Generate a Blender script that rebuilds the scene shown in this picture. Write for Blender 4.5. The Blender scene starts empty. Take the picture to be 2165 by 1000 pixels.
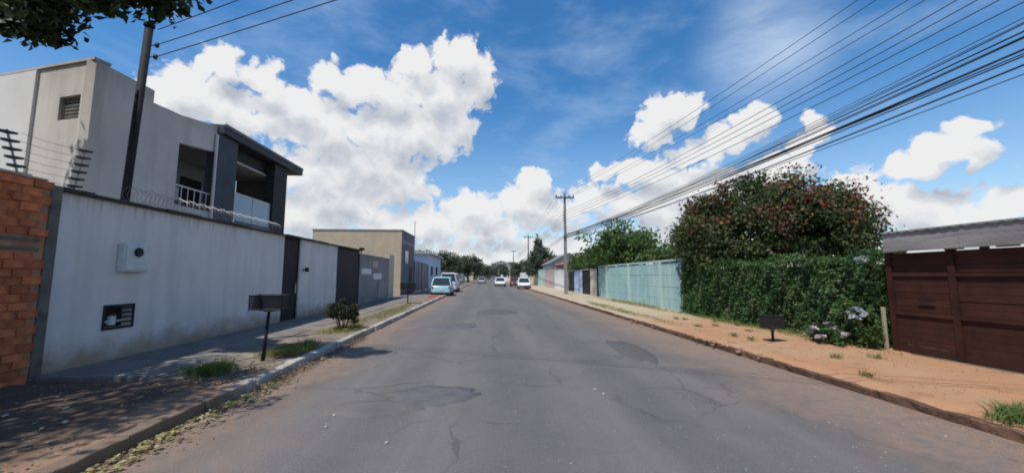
import bpy, math, random
import numpy as np
from mathutils import Vector, Matrix
rnd = random.Random(7)
NP = np.random.default_rng(11)
SC = bpy.context.scene
COL = SC.collection
R = math.radians

# ------------------------------------------------------------------ camera
cam_d = bpy.data.cameras.new('camera')
cam_d.sensor_width = 36.0
cam_d.lens = 36.0 * 814.0 / 2165.0
cam_d.clip_start = 0.05
cam_d.clip_end = 6000
cam = bpy.data.objects.new('camera', cam_d)
COL.objects.link(cam)
cam.location = (0, 0, 1.6)
cam.rotation_euler = (R(90) + math.atan(84 / 814.0), 0, -math.atan(52.5 / 814.0))
SC.camera = cam

# ------------------------------------------------------------------ sun and sky
SUN = Vector((-0.36, -0.36, 1.0)).normalized()
sun_d = bpy.data.lights.new('sun', 'SUN')
sun_d.energy = 4.3
sun_d.angle = R(0.6)
sun_d.color = (1.0, 0.95, 0.87)
sun = bpy.data.objects.new('sun', sun_d)
COL.objects.link(sun)
sun.location = (-20, -10, 40)
sun.rotation_euler = SUN.to_track_quat('Z', 'Y').to_euler()

SC.view_settings.view_transform = 'Standard'
SC.view_settings.look = 'None'
SC.view_settings.gamma = 1.0
SC.view_settings.exposure = 0.12
SC.view_settings.use_curve_mapping = False
SC.render.engine = 'CYCLES'
SC.cycles.use_denoising = True
SC.cycles.max_bounces = 6
SC.cycles.transparent_max_bounces = 8
SC.cycles.sample_clamp_indirect = 6.0
SC.cycles.filter_width = 1.9

# cumulus clouds: azimuth, elevation, half width, half height in degrees
CLOUDS = [(-34.7, 24.4, 2.9, 2.2), (-30.3, 24.0, 3.1, 2.2), (-37.6, 21.7, 3.0, 2.4), (-39.8, 19.6, 1.8, 1.9), (-35.8, 20.0, 5.7, 2.5),
          (-4.8, 30.4, 4.3, 2.9), (-10.9, 29.4, 3.0, 2.1), (-1.2, 27.9, 3.2, 3.4), (-7.4, 25.7, 6.6, 4.2), (-16.3, 25.1, 7.5, 3.2),
          (-22.5, 25.2, 2.6, 1.9), (-26.9, 21.5, 6.3, 2.3), (-31.7, 18.4, 3.8, 1.7), (-22.8, 19.3, 8.7, 3.2), (-12.1, 20.0, 9.5, 4.4),
          (-4.6, 21.8, 3.6, 3.2), (-18.4, 15.5, 9.9, 3.4), (-24.8, 13.2, 6.5, 3.0), (-13.8, 12.7, 5.7, 2.9), (-20.6, 10.5, 7.5, 2.8),
          (7.1, 13.9, 3.2, 2.5), (4.6, 11.5, 4.4, 2.8), (-2.2, 10.2, 5.3, 2.4), (-8.0, 7.8, 4.8, 2.5), (-1.4, 7.3, 7.8, 2.5),
          (9.2, 9.4, 6.3, 3.1), (25.8, 22.4, 3.7, 2.5), (29.6, 21.8, 2.1, 1.9), (24.1, 19.5, 3.4, 2.2), (36.7, 19.1, 2.3, 2.4),
          (33.2, 17.3, 4.5, 2.3), (29.8, 16.0, 4.5, 1.9), (42.9, 17.0, 1.5, 1.7), (41.2, 15.4, 1.5, 1.8), (39.7, 13.6, 3.2, 1.6),
          (22.3, 14.7, 5.0, 1.9), (17.3, 14.9, 2.2, 1.9), (29.6, 11.9, 8.1, 2.6), (37.7, 12.2, 5.1, 2.2), (21.5, 10.3, 6.2, 2.3),
          (15.5, 11.3, 4.0, 2.0), (27.6, 8.6, 7.8, 2.6), (54.6, 13.9, 1.6, 1.3), (52.9, 12.5, 2.7, 1.6), (50.3, 11.1, 2.5, 1.4),
          (54.7, 11.3, 1.7, 1.4), (48.8, 7.2, 4.9, 2.4), (56.7, 6.8, 2.2, 1.9), (45.6, 9.7, 2.5, 2.2), (52.7, 5.3, 4.4, 1.6),
          (-47.7, 14.8, 3.7, 2.6), (-26.2, 8.2, 6.8, 3.0), (-12.4, 7.0, 8.1, 2.7),
          (-78, 18, 11, 5), (82, 16, 11, 5), (130, 20, 13, 6), (165, 14, 11, 5), (-118, 20, 13, 6), (-150, 15, 11, 5)]  # final row: clouds out of view, kept for the light they give


def cloud_group():
    g = bpy.data.node_groups.new('cloud_density', 'ShaderNodeTree')
    g.interface.new_socket('AzEl', in_out='INPUT', socket_type='NodeSocketVector')
    g.interface.new_socket('Density', in_out='OUTPUT', socket_type='NodeSocketFloat')
    g.interface.new_socket('Body', in_out='OUTPUT', socket_type='NodeSocketFloat')
    N, L = g.nodes, g.links
    gi = N.new('NodeGroupInput'); go = N.new('NodeGroupOutput')

    def vm(op, a, b=None, c=None):
        n = N.new('ShaderNodeVectorMath'); n.operation = op
        for i, x in enumerate((a, b, c)):
            if x is None: continue
            if isinstance(x, (tuple, list)): n.inputs[i].default_value = x
            else: L.new(x, n.inputs[i])
        return n.outputs['Value'] if op in ('LENGTH',) else n.outputs['Vector']

    def ma(op, a, b=None, c=None):
        n = N.new('ShaderNodeMath'); n.operation = op
        for i, x in enumerate((a, b, c)):
            if x is None: continue
            if isinstance(x, (int, float)): n.inputs[i].default_value = x
            else: L.new(x, n.inputs[i])
        return n.outputs[0]
    P = gi.outputs[0]
    # warp the outline a little so the blobs lose their ellipses
    w = N.new('ShaderNodeTexNoise'); w.noise_dimensions = '2D'
    w.inputs['Scale'].default_value = 0.22; w.inputs['Detail'].default_value = 4
    L.new(P, w.inputs['Vector'])
    off = vm('SUBTRACT', w.outputs['Color'], (0.5, 0.5, 0.5))
    Pw = vm('MULTIPLY_ADD', off, (4.2, 3.0, 0), P)
    acc = None
    for (a, e, ra, re) in CLOUDS:
        q = vm('MULTIPLY_ADD', Pw, (1 / (ra * 1.11), 1 / (re * 1.11), 0), (-a / (ra * 1.11), -e / (re * 1.11), 0))
        f = ma('SUBTRACT', 1.0, vm('LENGTH', q))
        acc = f if acc is None else ma('SMOOTH_MAX', acc, f, 0.22)
    # low bank of cloud near the horizon
    sx = N.new('ShaderNodeSeparateXYZ'); L.new(Pw, sx.inputs[0])
    bank = ma('MULTIPLY_ADD', sx.outputs['Y'], -0.075, 0.62)
    acc = ma('SMOOTH_MAX', acc, bank, 0.2)
    acc = ma('MINIMUM', acc, 0.8)
    fb = N.new('ShaderNodeTexNoise'); fb.noise_dimensions = '2D'
    fb.inputs['Scale'].default_value = 0.38; fb.inputs['Detail'].default_value = 5; fb.inputs['Roughness'].default_value = 0.5
    L.new(P, fb.inputs['Vector'])
    vo = N.new('ShaderNodeTexVoronoi'); vo.voronoi_dimensions = '2D'; vo.feature = 'SMOOTH_F1'
    vo.inputs['Scale'].default_value = 0.52; vo.inputs['Detail'].default_value = 2.0; vo.inputs['Roughness'].default_value = 0.5
    vo.inputs['Smoothness'].default_value = 0.45
    L.new(Pw, vo.inputs['Vector'])
    n1 = ma('MULTIPLY_ADD', fb.outputs['Fac'], 0.55, -0.24)
    n2 = ma('MULTIPLY_ADD', vo.outputs['Distance'], -0.45, 0.22)
    d = ma('ADD', ma('ADD', acc, n1), n2)
    L.new(d, go.inputs[0])
    lo = N.new('ShaderNodeTexNoise'); lo.noise_dimensions = '2D'
    lo.inputs['Scale'].default_value = 0.30; lo.inputs['Detail'].default_value = 1.5; L.new(P, lo.inputs['Vector'])
    body = ma('ADD', ma('MULTIPLY_ADD', lo.outputs['Fac'], 0.60, -0.24), ma('MULTIPLY_ADD', n2, 0.50, acc))
    L.new(body, go.inputs[1])
    return g


def make_world():
    w = bpy.data.worlds.new('World')
    SC.world = w
    w.use_nodes = True
    N, L = w.node_tree.nodes, w.node_tree.links
    N.clear()
    out = N.new('ShaderNodeOutputWorld'); bg = N.new('ShaderNodeBackground')
    L.new(bg.outputs[0], out.inputs[0])
    bg.inputs['Strength'].default_value = 0.10
    sky = N.new('ShaderNodeTexSky'); sky.sky_type = 'NISHITA'; sky.sun_disc = False
    sky.sun_elevation = math.asin(SUN.z)
    sky.sun_rotation = math.atan2(SUN.x, SUN.y)
    sky.altitude = 900; sky.air_density = 1.25; sky.dust_density = 0.5; sky.ozone_density = 3.0
    hs = N.new('ShaderNodeHueSaturation'); hs.inputs['Saturation'].default_value = 1.32; hs.inputs['Value'].default_value = 1.35
    L.new(sky.outputs[0], hs.inputs['Color'])

    def ma(op, a, b=None, c=None, clamp=False):
        n = N.new('ShaderNodeMath'); n.operation = op; n.use_clamp = clamp
        for i, x in enumerate((a, b, c)):
            if x is None: continue
            if isinstance(x, (int, float)): n.inputs[i].default_value = x
            else: L.new(x, n.inputs[i])
        return n.outputs[0]

    def mr(v, a, b, c=0.0, d=1.0):
        n = N.new('ShaderNodeMapRange'); n.interpolation_type = 'SMOOTHSTEP'
        L.new(v, n.inputs['Value'])
        for k, x in zip(('From Min', 'From Max', 'To Min', 'To Max'), (a, b, c, d)): n.inputs[k].default_value = x
        return n.outputs[0]
    tc = N.new('ShaderNodeTexCoord'); sp = N.new('ShaderNodeSeparateXYZ')
    L.new(tc.outputs['Generated'], sp.inputs[0])
    az = ma('MULTIPLY', ma('ARCTAN2', sp.outputs['X'], sp.outputs['Y']), 57.29578)
    el = ma('MULTIPLY', ma('ARCSINE', sp.outputs['Z']), 57.29578)
    cb = N.new('ShaderNodeCombineXYZ'); L.new(az, cb.inputs[0]); L.new(el, cb.inputs[1])
    G = cloud_group()

    def dens(vec):
        n = N.new('ShaderNodeGroup'); n.node_tree = G; L.new(vec, n.inputs[0]); return n.outputs[0], n.outputs[1]
    d0, s0 = dens(cb.outputs[0])
    ad = N.new('ShaderNodeVectorMath'); ad.operation = 'ADD'; L.new(cb.outputs[0], ad.inputs[0]); ad.inputs[1].default_value = (-1.4, 2.9, 0)
    d1, s1 = dens(ad.outputs[0])
    alpha = mr(d0, -0.06, 0.24)
    edge = mr(d0, 0.05, 0.55, 0.16, 0.0)
    lit = ma('ADD', ma('MULTIPLY_ADD', ma('SUBTRACT', s0, s1), 0.62, 0.60), edge)
    lit = ma('ADD', lit, ma('MULTIPLY', ma('SUBTRACT', d0, d1), 0.14))
    thick = mr(s0, 0.35, 1.05, 0.0, 0.18)
    lit = ma('SUBTRACT', lit, thick, clamp=True)
    rp = N.new('ShaderNodeValToRGB'); L.new(lit, rp.inputs[0])
    c = rp.color_ramp; c.elements[0].position = 0.05; c.elements[0].color = (0.42, 0.47, 0.55, 1)
    c.elements[1].position = 0.85; c.elements[1].color = (0.90, 0.90, 0.91, 1)
    e = c.elements.new(0.45); e.color = (0.64, 0.68, 0.74, 1)
    sc = N.new('ShaderNodeVectorMath'); sc.operation = 'SCALE'; L.new(rp.outputs[0], sc.inputs[0]); sc.inputs['Scale'].default_value = 8.7
    # thin high wisps
    mp = N.new('ShaderNodeMapping'); L.new(cb.outputs[0], mp.inputs[0])
    mp.inputs['Rotation'].default_value = (0, 0, R(-52)); mp.inputs['Scale'].default_value = (0.05, 0.13, 1)
    wn = N.new('ShaderNodeTexNoise'); wn.noise_dimensions = '2D'; wn.inputs['Scale'].default_value = 1.3; wn.inputs['Detail'].default_value = 5
    wn.inputs['Roughness'].default_value = 0.6; wn.inputs['Distortion'].default_value = 0.15
    L.new(mp.outputs[0], wn.inputs['Vector'])
    wis = ma('MULTIPLY', mr(wn.outputs['Fac'], 0.35, 0.9), 0.26)
    vq = N.new('ShaderNodeVectorMath'); vq.operation = 'MULTIPLY_ADD'; L.new(cb.outputs[0], vq.inputs[0])
    vq.inputs[1].default_value = (1 / 11.0, 1 / 10.0, 0); vq.inputs[2].default_value = (-38.5 / 11.0, -27.0 / 10.0, 0)
    vl = N.new('ShaderNodeVectorMath'); vl.operation = 'LENGTH'; L.new(vq.outputs[0], vl.inputs[0])
    veil = ma('MULTIPLY', mr(vl.outputs['Value'], 1.0, 0.15), mr(wn.outputs['Fac'], 0.25, 0.75, 0.25, 0.62))
    wis = ma('MAXIMUM', wis, veil)
    hz = ma('MULTIPLY', mr(el, 26.0, 2.0), 0.30)
    wis = ma('MAXIMUM', wis, hz)
    m1 = N.new('ShaderNodeMix'); m1.data_type = 'RGBA'; L.new(wis, m1.inputs['Factor']); L.new(hs.outputs[0], m1.inputs['A']); m1.inputs['B'].default_value = (6.4, 7.6, 9.2, 1)
    m2 = N.new('ShaderNodeMix'); m2.data_type = 'RGBA'; L.new(alpha, m2.inputs['Factor']); L.new(m1.outputs['Result'], m2.inputs['A']); L.new(sc.outputs[0], m2.inputs['B'])
    L.new(m2.outputs['Result'], bg.inputs['Color'])


make_world()

# ------------------------------------------------------------------ materials
MATS = {}


def mat(name, c1, c2=None, scale=3.0, rough=0.85, bump=0.0, bscale=30.0, spec=0.3, metal=0.0, detail=8, lo=0.35, hi=0.65, stretch=(1, 1, 1),
        vary=0.0, extra=None):
    m = bpy.data.materials.new(name)
    m.use_nodes = True
    N, L = m.node_tree.nodes, m.node_tree.links
    b = N['Principled BSDF']
    b.inputs['Roughness'].default_value = rough
    b.inputs['Metallic'].default_value = metal
    b.inputs['Specular IOR Level'].default_value = spec
    tc = N.new('ShaderNodeTexCoord')
    mp = N.new('ShaderNodeMapping'); L.new(tc.outputs['Object'], mp.inputs[0]); mp.inputs['Scale'].default_value = stretch
    col = None
    c2 = c2 or tuple(x * 0.8 for x in c1)
    n = N.new('ShaderNodeTexNoise'); n.inputs['Scale'].default_value = scale; n.inputs['Detail'].default_value = detail; n.inputs['Roughness'].default_value = 0.62
    L.new(mp.outputs[0], n.inputs['Vector'])
    r = N.new('ShaderNodeValToRGB'); L.new(n.outputs['Fac'], r.inputs[0])
    r.color_ramp.elements[0].position = lo; r.color_ramp.elements[0].color = (*c1, 1)
    r.color_ramp.elements[1].position = hi; r.color_ramp.elements[1].color = (*c2, 1)
    col = r.outputs[0]
    if vary:
        oi = N.new('ShaderNodeObjectInfo'); h = N.new('ShaderNodeHueSaturation')
        mr = N.new('ShaderNodeMapRange'); L.new(oi.outputs['Random'], mr.inputs[0]); mr.inputs['To Min'].default_value = 1 - vary; mr.inputs['To Max'].default_value = 1 + vary
        L.new(mr.outputs[0], h.inputs['Value']); L.new(col, h.inputs['Color']); col = h.outputs[0]
    if extra: col = extra(m, N, L, tc, col)
    L.new(col, b.inputs['Base Color'])
    if bump:
        n2 = N.new('ShaderNodeTexNoise'); n2.inputs['Scale'].default_value = bscale; n2.inputs['Detail'].default_value = 6; L.new(tc.outputs['Object'], n2.inputs['Vector'])
        bp = N.new('ShaderNodeBump'); bp.inputs['Strength'].default_value = bump; bp.inputs['Distance'].default_value = 0.02
        L.new(n2.outputs['Fac'], bp.inputs['Height']); L.new(bp.outputs[0], b.inputs['Normal'])
    MATS[name] = m
    return m


def mixn(N, L, fac, a, b, blend='MIX'):
    n = N.new('ShaderNodeMix'); n.data_type = 'RGBA'; n.blend_type = blend
    for k, x in (('Factor', fac), ('A', a), ('B', b)):
        if isinstance(x, (int, float)): n.inputs[k].default_value = x
        elif isinstance(x, tuple): n.inputs[k].default_value = (*x, 1)
        else: L.new(x, n.inputs[k])
    return n.outputs['Result']


def noise(N, L, vec, scale, detail=6, rough=0.6):
    n = N.new('ShaderNodeTexNoise'); n.inputs['Scale'].default_value = scale; n.inputs['Detail'].default_value = detail; n.inputs['Roughness'].default_value = rough
    L.new(vec, n.inputs['Vector']); return n.outputs['Fac']


def mrange(N, L, v, a, b, c=0.0, d=1.0, smooth=True):
    n = N.new('ShaderNodeMapRange'); n.interpolation_type = 'SMOOTHSTEP' if smooth else 'LINEAR'
    L.new(v, n.inputs['Value'])
    for k, x in zip(('From Min', 'From Max', 'To Min', 'To Max'), (a, b, c, d)): n.inputs[k].default_value = x
    return n.outputs[0]


def mathn(N, L, op, a, b=None, clamp=False):
    n = N.new('ShaderNodeMath'); n.operation = op; n.use_clamp = clamp
    for i, x in enumerate((a, b)):
        if x is None: continue
        if isinstance(x, (int, float)): n.inputs[i].default_value = x
        else: L.new(x, n.inputs[i])
    return n.outputs[0]


def asphalt_extra(m, N, L, tc, col):
    v = tc.outputs['Object']
    s = N.new('ShaderNodeSeparateXYZ'); L.new(v, s.inputs[0])
    # long worn streaks along the traffic direction
    mp = N.new('ShaderNodeMapping'); L.new(v, mp.inputs[0]); mp.inputs['Scale'].default_value = (1.1, 0.07, 1)
    st = noise(N, L, mp.outputs[0], 1.0, 5)
    col = mixn(N, L, mrange(N, L, st, 0.42, 0.66, 0, 0.55), col, (0.165, 0.150, 0.138))
    big = noise(N, L, v, 0.23, 5)
    col = mixn(N, L, mrange(N, L, big, 0.5, 0.68, 0, 0.5), col, (0.088, 0.086, 0.090))
    sx = mathn(N, L, 'ADD', s.outputs['X'], mathn(N, L, 'MULTIPLY', noise(N, L, v, 0.25, 3), 0.8))
    ln = mathn(N, L, 'ABSOLUTE', mathn(N, L, 'SINE', mathn(N, L, 'MULTIPLY', sx, 1.95)))
    col = mixn(N, L, mathn(N, L, 'MULTIPLY', mrange(N, L, ln, 0.55, 1.0), mrange(N, L, noise(N, L, v, 1.2, 5), 0.3, 0.6, 0.15, 0.42)), col, (0.078, 0.074, 0.074))
    # aggregate
    fine = noise(N, L, v, 95, 3, 0.7)
    col = mixn(N, L, mrange(N, L, fine, 0.52, 0.72, 0, 0.55), col, (0.25, 0.235, 0.22))
    fine2 = noise(N, L, v, 60, 2, 0.7)
    col = mixn(N, L, mrange(N, L, fine2, 0.56, 0.74, 0, 0.5), col, (0.04, 0.04, 0.045))
    # cracks
    wv = N.new('ShaderNodeVectorMath'); wv.operation = 'MULTIPLY_ADD'
    nz = N.new('ShaderNodeTexNoise'); nz.inputs['Scale'].default_value = 2.2; nz.inputs['Detail'].default_value = 5; L.new(v, nz.inputs['Vector'])
    L.new(nz.outputs['Color'], wv.inputs[0]); wv.inputs[1].default_value = (0.5, 0.5, 0); L.new(v, wv.inputs[2])
    vo = N.new('ShaderNodeTexVoronoi'); vo.feature = 'DISTANCE_TO_EDGE'; vo.inputs['Scale'].default_value = 0.62; L.new(wv.outputs[0], vo.inputs['Vector'])
    ck = mrange(N, L, vo.outputs['Distance'], 0.018, 0.004)
    ck = mathn(N, L, 'MULTIPLY', ck, mrange(N, L, noise(N, L, v, 0.45, 3), 0.44, 0.56))
    col = mixn(N, L, mathn(N, L, 'MULTIPLY', ck, 0.42), col, (0.035, 0.034, 0.034))
    # red earth washed in from both kerbs
    wob = noise(N, L, v, 0.9, 6)
    dl = mathn(N, L, 'ADD', s.outputs['X'], 3.3)
    dl = mathn(N, L, 'SUBTRACT', dl, mathn(N, L, 'MULTIPLY', wob, 2.6))
    fl = mrange(N, L, dl, 0.1, -1.15)
    dr = mathn(N, L, 'SUBTRACT', 5.1, s.outputs['X'])
    dr = mathn(N, L, 'SUBTRACT', dr, mathn(N, L, 'MULTIPLY', wob, 3.4))
    fr = mrange(N, L, dr, 0.5, -1.6)
    f = mathn(N, L, 'MAXIMUM', fl, fr)
    f = mathn(N, L, 'MULTIPLY', f, mrange(N, L, noise(N, L, v, 7, 6), 0.25, 0.65, 0.22, 0.72))
    return mixn(N, L, f, col, (0.27, 0.175, 0.12))


def white_wall_extra(m, N, L, tc, col):
    v = tc.outputs['Object']
    s = N.new('ShaderNodeSeparateXYZ'); L.new(v, s.inputs[0])
    mp = N.new('ShaderNodeMapping'); L.new(v, mp.inputs[0]); mp.inputs['Scale'].default_value = (1, 2.3, 0.16)
    st = noise(N, L, mp.outputs[0], 1.6, 6)
    col = mixn(N, L, mrange(N, L, st, 0.42, 0.70, 0, 0.45), col, (0.48, 0.46, 0.44))
    # earth splashed on the foot of the wall
    z = mathn(N, L, 'SUBTRACT', s.outputs['Z'], mathn(N, L, 'MULTIPLY', noise(N, L, v, 2.4, 6), 0.75))
    pt = noise(N, L, v, 0.55, 4)
    col = mixn(N, L, mrange(N, L, pt, 0.50, 0.58, 0, 0.35), col, (0.53, 0.535, 0.55))
    mp3 = N.new('ShaderNodeMapping'); L.new(v, mp3.inputs[0]); mp3.inputs['Scale'].default_value = (1, 7.0, 0.25)
    dr = noise(N, L, mp3.outputs[0], 1.5, 5)
    dz = mathn(N, L, 'ADD', s.outputs['Z'], mathn(N, L, 'MULTIPLY', dr, 1.6))
    col = mixn(N, L, mrange(N, L, dz, 3.45, 4.1, 0, 0.6), col, (0.24, 0.22, 0.20))
    f = mrange(N, L, z, 0.30, -0.30, 0, 0.9)
    return mixn(N, L, f, col, (0.34, 0.235, 0.155))


def teal_extra(m, N, L, tc, col):
    v = tc.outputs['Object']
    mp = N.new('ShaderNodeMapping'); L.new(v, mp.inputs[0]); mp.inputs['Scale'].default_value = (1, 1.7, 0.14)
    st = noise(N, L, mp.outputs[0], 1.7, 7, 0.65)
    col = mixn(N, L, mrange(N, L, st, 0.48, 0.66, 0, 0.75), col, (0.46, 0.55, 0.50))
    mp2 = N.new('ShaderNodeMapping'); L.new(v, mp2.inputs[0]); mp2.inputs['Scale'].default_value = (1, 2.6, 0.3); mp2.inputs['Location'].default_value = (3, 5, 1)
    st2 = noise(N, L, mp2.outputs[0], 1.5, 7, 0.65)
    return mixn(N, L, mrange(N, L, st2, 0.54, 0.70, 0, 0.7), col, (0.16, 0.235, 0.30))


def dirt_extra(m, N, L, tc, col):
    v = tc.outputs['Object']
    s = N.new('ShaderNodeSeparateXYZ'); L.new(v, s.inputs[0])
    a = noise(N, L, v, 0.55, 7)
    col = mixn(N, L, mrange(N, L, a, 0.42, 0.66, 0, 0.75), col, (0.37, 0.235, 0.14))
    b = noise(N, L, v, 55, 3, 0.7)
    col = mixn(N, L, mrange(N, L, b, 0.55, 0.72, 0, 0.45), col, (0.26, 0.13, 0.07))
    b2 = noise(N, L, v, 33, 3, 0.7)
    col = mixn(N, L, mrange(N, L, b2, 0.58, 0.75, 0, 0.55), col, (0.50, 0.35, 0.23))
    c_ = noise(N, L, v, 2.6, 7)
    col = mixn(N, L, mrange(N, L, c_, 0.54, 0.66, 0, 0.55), col, (0.27, 0.125, 0.065))
    # the far stretch is a paler, drier earth with thin grass
    y = mathn(N, L, 'ADD', s.outputs['Y'], mathn(N, L, 'MULTIPLY', noise(N, L, v, 0.7, 5), 9.0))
    f = mrange(N, L, y, 14.5, 21.5, 0, 0.85)
    col = mixn(N, L, f, col, (0.40, 0.345, 0.245))
    g = mathn(N, L, 'MULTIPLY', mrange(N, L, noise(N, L, v, 1.3, 7), 0.58, 0.7), 0.55)
    return mixn(N, L, g, col, (0.22, 0.19, 0.09))


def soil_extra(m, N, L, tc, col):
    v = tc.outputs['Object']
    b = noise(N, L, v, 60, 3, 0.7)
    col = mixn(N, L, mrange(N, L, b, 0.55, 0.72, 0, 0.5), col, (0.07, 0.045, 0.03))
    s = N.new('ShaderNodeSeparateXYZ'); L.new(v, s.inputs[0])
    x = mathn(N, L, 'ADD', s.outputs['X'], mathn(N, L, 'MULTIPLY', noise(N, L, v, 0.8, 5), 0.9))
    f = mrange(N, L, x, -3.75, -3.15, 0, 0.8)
    return mixn(N, L, f, col, (0.28, 0.18, 0.115))


asphalt = mat('asphalt', (0.130, 0.121, 0.114), (0.108, 0.102, 0.099), 1.4, 0.82, 0.55, 70, 0.35, extra=asphalt_extra)
patch_m = mat('asphalt_patch', (0.125, 0.118, 0.122), (0.085, 0.083, 0.09), 4, 0.85, 0.7, 45)
white_wall = mat('white_wall_paint', (0.68, 0.66, 0.64), (0.62, 0.60, 0.58), 1.2, 0.8, 0.12, 22, extra=white_wall_extra)
def stain_extra(m, N, L, tc, col):
    v = tc.outputs['Object']
    mp = N.new('ShaderNodeMapping'); L.new(v, mp.inputs[0]); mp.inputs['Scale'].default_value = (1.6, 1.6, 0.22)
    col = mixn(N, L, mrange(N, L, noise(N, L, mp.outputs[0], 1.3, 7), 0.48, 0.72, 0, 0.5), col, (0.34, 0.31, 0.275))
    s = N.new('ShaderNodeSeparateXYZ'); L.new(v, s.inputs[0])
    z = mathn(N, L, 'ADD', s.outputs['Z'], mathn(N, L, 'MULTIPLY', noise(N, L, mp.outputs[0], 2.0, 6), 0.9))
    return mixn(N, L, mrange(N, L, z, 6.2, 6.9, 0, 0.45), col, (0.30, 0.265, 0.23))


house_paint = mat('house_paint', (0.60, 0.555, 0.50), (0.53, 0.485, 0.44), 0.9, 0.85, 0.15, 18, extra=stain_extra)
house_light = mat('house_light_paint', (0.66, 0.63, 0.60), (0.60, 0.57, 0.54), 0.9, 0.85, 0.1, 18)
slate = mat('dark_slate_paint', (0.072, 0.080, 0.098), (0.052, 0.058, 0.072), 1.5, 0.7, 0.1, 20)
dark_roof = mat('dark_roof_metal', (0.05, 0.055, 0.07), (0.035, 0.038, 0.05), 2, 0.6)
soffit = mat('soffit_paint', (0.52, 0.49, 0.47), (0.46, 0.43, 0.42), 1.5, 0.85)
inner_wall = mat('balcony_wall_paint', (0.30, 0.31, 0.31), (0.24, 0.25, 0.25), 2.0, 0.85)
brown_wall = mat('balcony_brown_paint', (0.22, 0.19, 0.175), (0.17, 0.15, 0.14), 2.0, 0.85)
black_metal = mat('black_metal', (0.012, 0.013, 0.019), (0.020, 0.020, 0.026), 4, 0.6, spec=0.2)
black_paint = mat('black_coping', (0.022, 0.022, 0.026), (0.04, 0.04, 0.042), 8, 0.7)
grey_plastic = mat('meter_box_plastic', (0.56, 0.62, 0.60), (0.48, 0.54, 0.53), 6, 0.5)
dark_glass = mat('dark_glass', (0.02, 0.03, 0.035), (0.03, 0.04, 0.045), 2, 0.12, spec=0.6)
brick_m = mat('red_clay_brick', (0.56, 0.185, 0.075), (0.36, 0.105, 0.05), 7, 0.9, 0.5, 40, vary=0.28, lo=0.3, hi=0.7)
mortar = mat('brick_mortar', (0.40, 0.22, 0.13), (0.26, 0.13, 0.08), 7, 0.95, 0.6, 30)
conc = mat('grey_concrete', (0.36, 0.35, 0.33), (0.25, 0.245, 0.235), 2.5, 0.9, 0.3, 35)
conc_dark = mat('stained_concrete', (0.16, 0.155, 0.135), (0.085, 0.085, 0.075), 3.5, 0.92, 0.4, 35)
def kerb_extra(m, N, L, tc, col):
    g = N.new('ShaderNodeNewGeometry'); sp_ = N.new('ShaderNodeSeparateXYZ'); L.new(g.outputs['Position'], sp_.inputs[0])
    y = mathn(N, L, 'ADD', sp_.outputs['Y'], mathn(N, L, 'MULTIPLY', noise(N, L, g.outputs['Position'], 1.1, 6), 3.0))
    return mixn(N, L, mrange(N, L, y, 7.6, 6.2, 0, 0.85), col, (0.15, 0.095, 0.06))


kerb_m = mat('kerb_concrete', (0.40, 0.375, 0.34), (0.25, 0.225, 0.195), 5, 0.92, 0.5, 40, vary=0.18, extra=kerb_extra)
kerb_dirty = mat('earth_stained_kerb', (0.16, 0.085, 0.052), (0.075, 0.045, 0.032), 4.5, 0.95, 0.8, 25, vary=0.2)
def side_extra(m, N, L, tc, col):
    v = tc.outputs['Object']
    col = mixn(N, L, mrange(N, L, noise(N, L, v, 1.7, 7), 0.45, 0.68, 0, 0.8), col, (0.135, 0.105, 0.085))
    return mixn(N, L, mrange(N, L, noise(N, L, v, 70, 3), 0.55, 0.75, 0, 0.5), col, (0.28, 0.265, 0.25))


side_m = mat('pavement_concrete', (0.21, 0.195, 0.18), (0.155, 0.14, 0.128), 1.3, 0.9, 0.5, 45, extra=side_extra)
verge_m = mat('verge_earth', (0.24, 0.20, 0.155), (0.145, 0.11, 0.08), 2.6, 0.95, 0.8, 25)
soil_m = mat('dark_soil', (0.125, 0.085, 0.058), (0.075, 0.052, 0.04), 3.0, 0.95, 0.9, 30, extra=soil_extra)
dirt_m = mat('orange_dirt', (0.38, 0.19, 0.095), (0.34, 0.20, 0.112), 1.6, 0.95, 0.7, 22, extra=dirt_extra)
ground_m = mat('dry_ground', (0.17, 0.13, 0.075), (0.10, 0.11, 0.05), 0.05, 0.95)
teal = mat('teal_wall_paint', (0.31, 0.48, 0.46), (0.25, 0.40, 0.41), 1.2, 0.85, 0.15, 20, extra=teal_extra)
teal_pale = mat('pale_teal_paint', (0.45, 0.57, 0.51), (0.37, 0.49, 0.45), 3, 0.85, 0.15, 20)
gate_brown = mat('brown_gate_paint', (0.064, 0.024, 0.017), (0.038, 0.016, 0.012), 3, 0.75, 0.08, 12, spec=.15, vary=0.16)
roof_grey = mat('fibre_cement', (0.20, 0.20, 0.205), (0.13, 0.13, 0.135), 2.5, 0.9, 0.3, 20)
pole_m = mat('pole_concrete', (0.27, 0.26, 0.25), (0.20, 0.195, 0.19), 3, 0.9)
wood_dark = mat('dark_timber', (0.11, 0.085, 0.065), (0.07, 0.055, 0.045), 5, 0.85)
wire_m = mat('black_cable', (0.02, 0.02, 0.024), (0.025, 0.025, 0.03), 3, 0.6)
wire_l = mat('galvanised_wire', (0.30, 0.30, 0.30), (0.22, 0.22, 0.22), 8, 0.5, metal=0.5)
porcelain = mat('insulator_porcelain', (0.07, 0.05, 0.045), (0.05, 0.04, 0.035), 8, 0.3, spec=0.5)
tan_paint = mat('tan_render', (0.49, 0.40, 0.285), (0.41, 0.33, 0.24), 1.3, 0.9, 0.15, 15, extra=stain_extra)
grey_render = mat('grey_render', (0.30, 0.29, 0.285), (0.21, 0.205, 0.205), 1.1, 0.9, 0.15, 15)
shade_fence_grey = mat('shade_and_fence_grey', (0.17, 0.17, 0.19), (0.12, 0.12, 0.14), 1.1, 0.9, 0.15, 15)  # carries the shade of the tan building's street side; also fence panels
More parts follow.
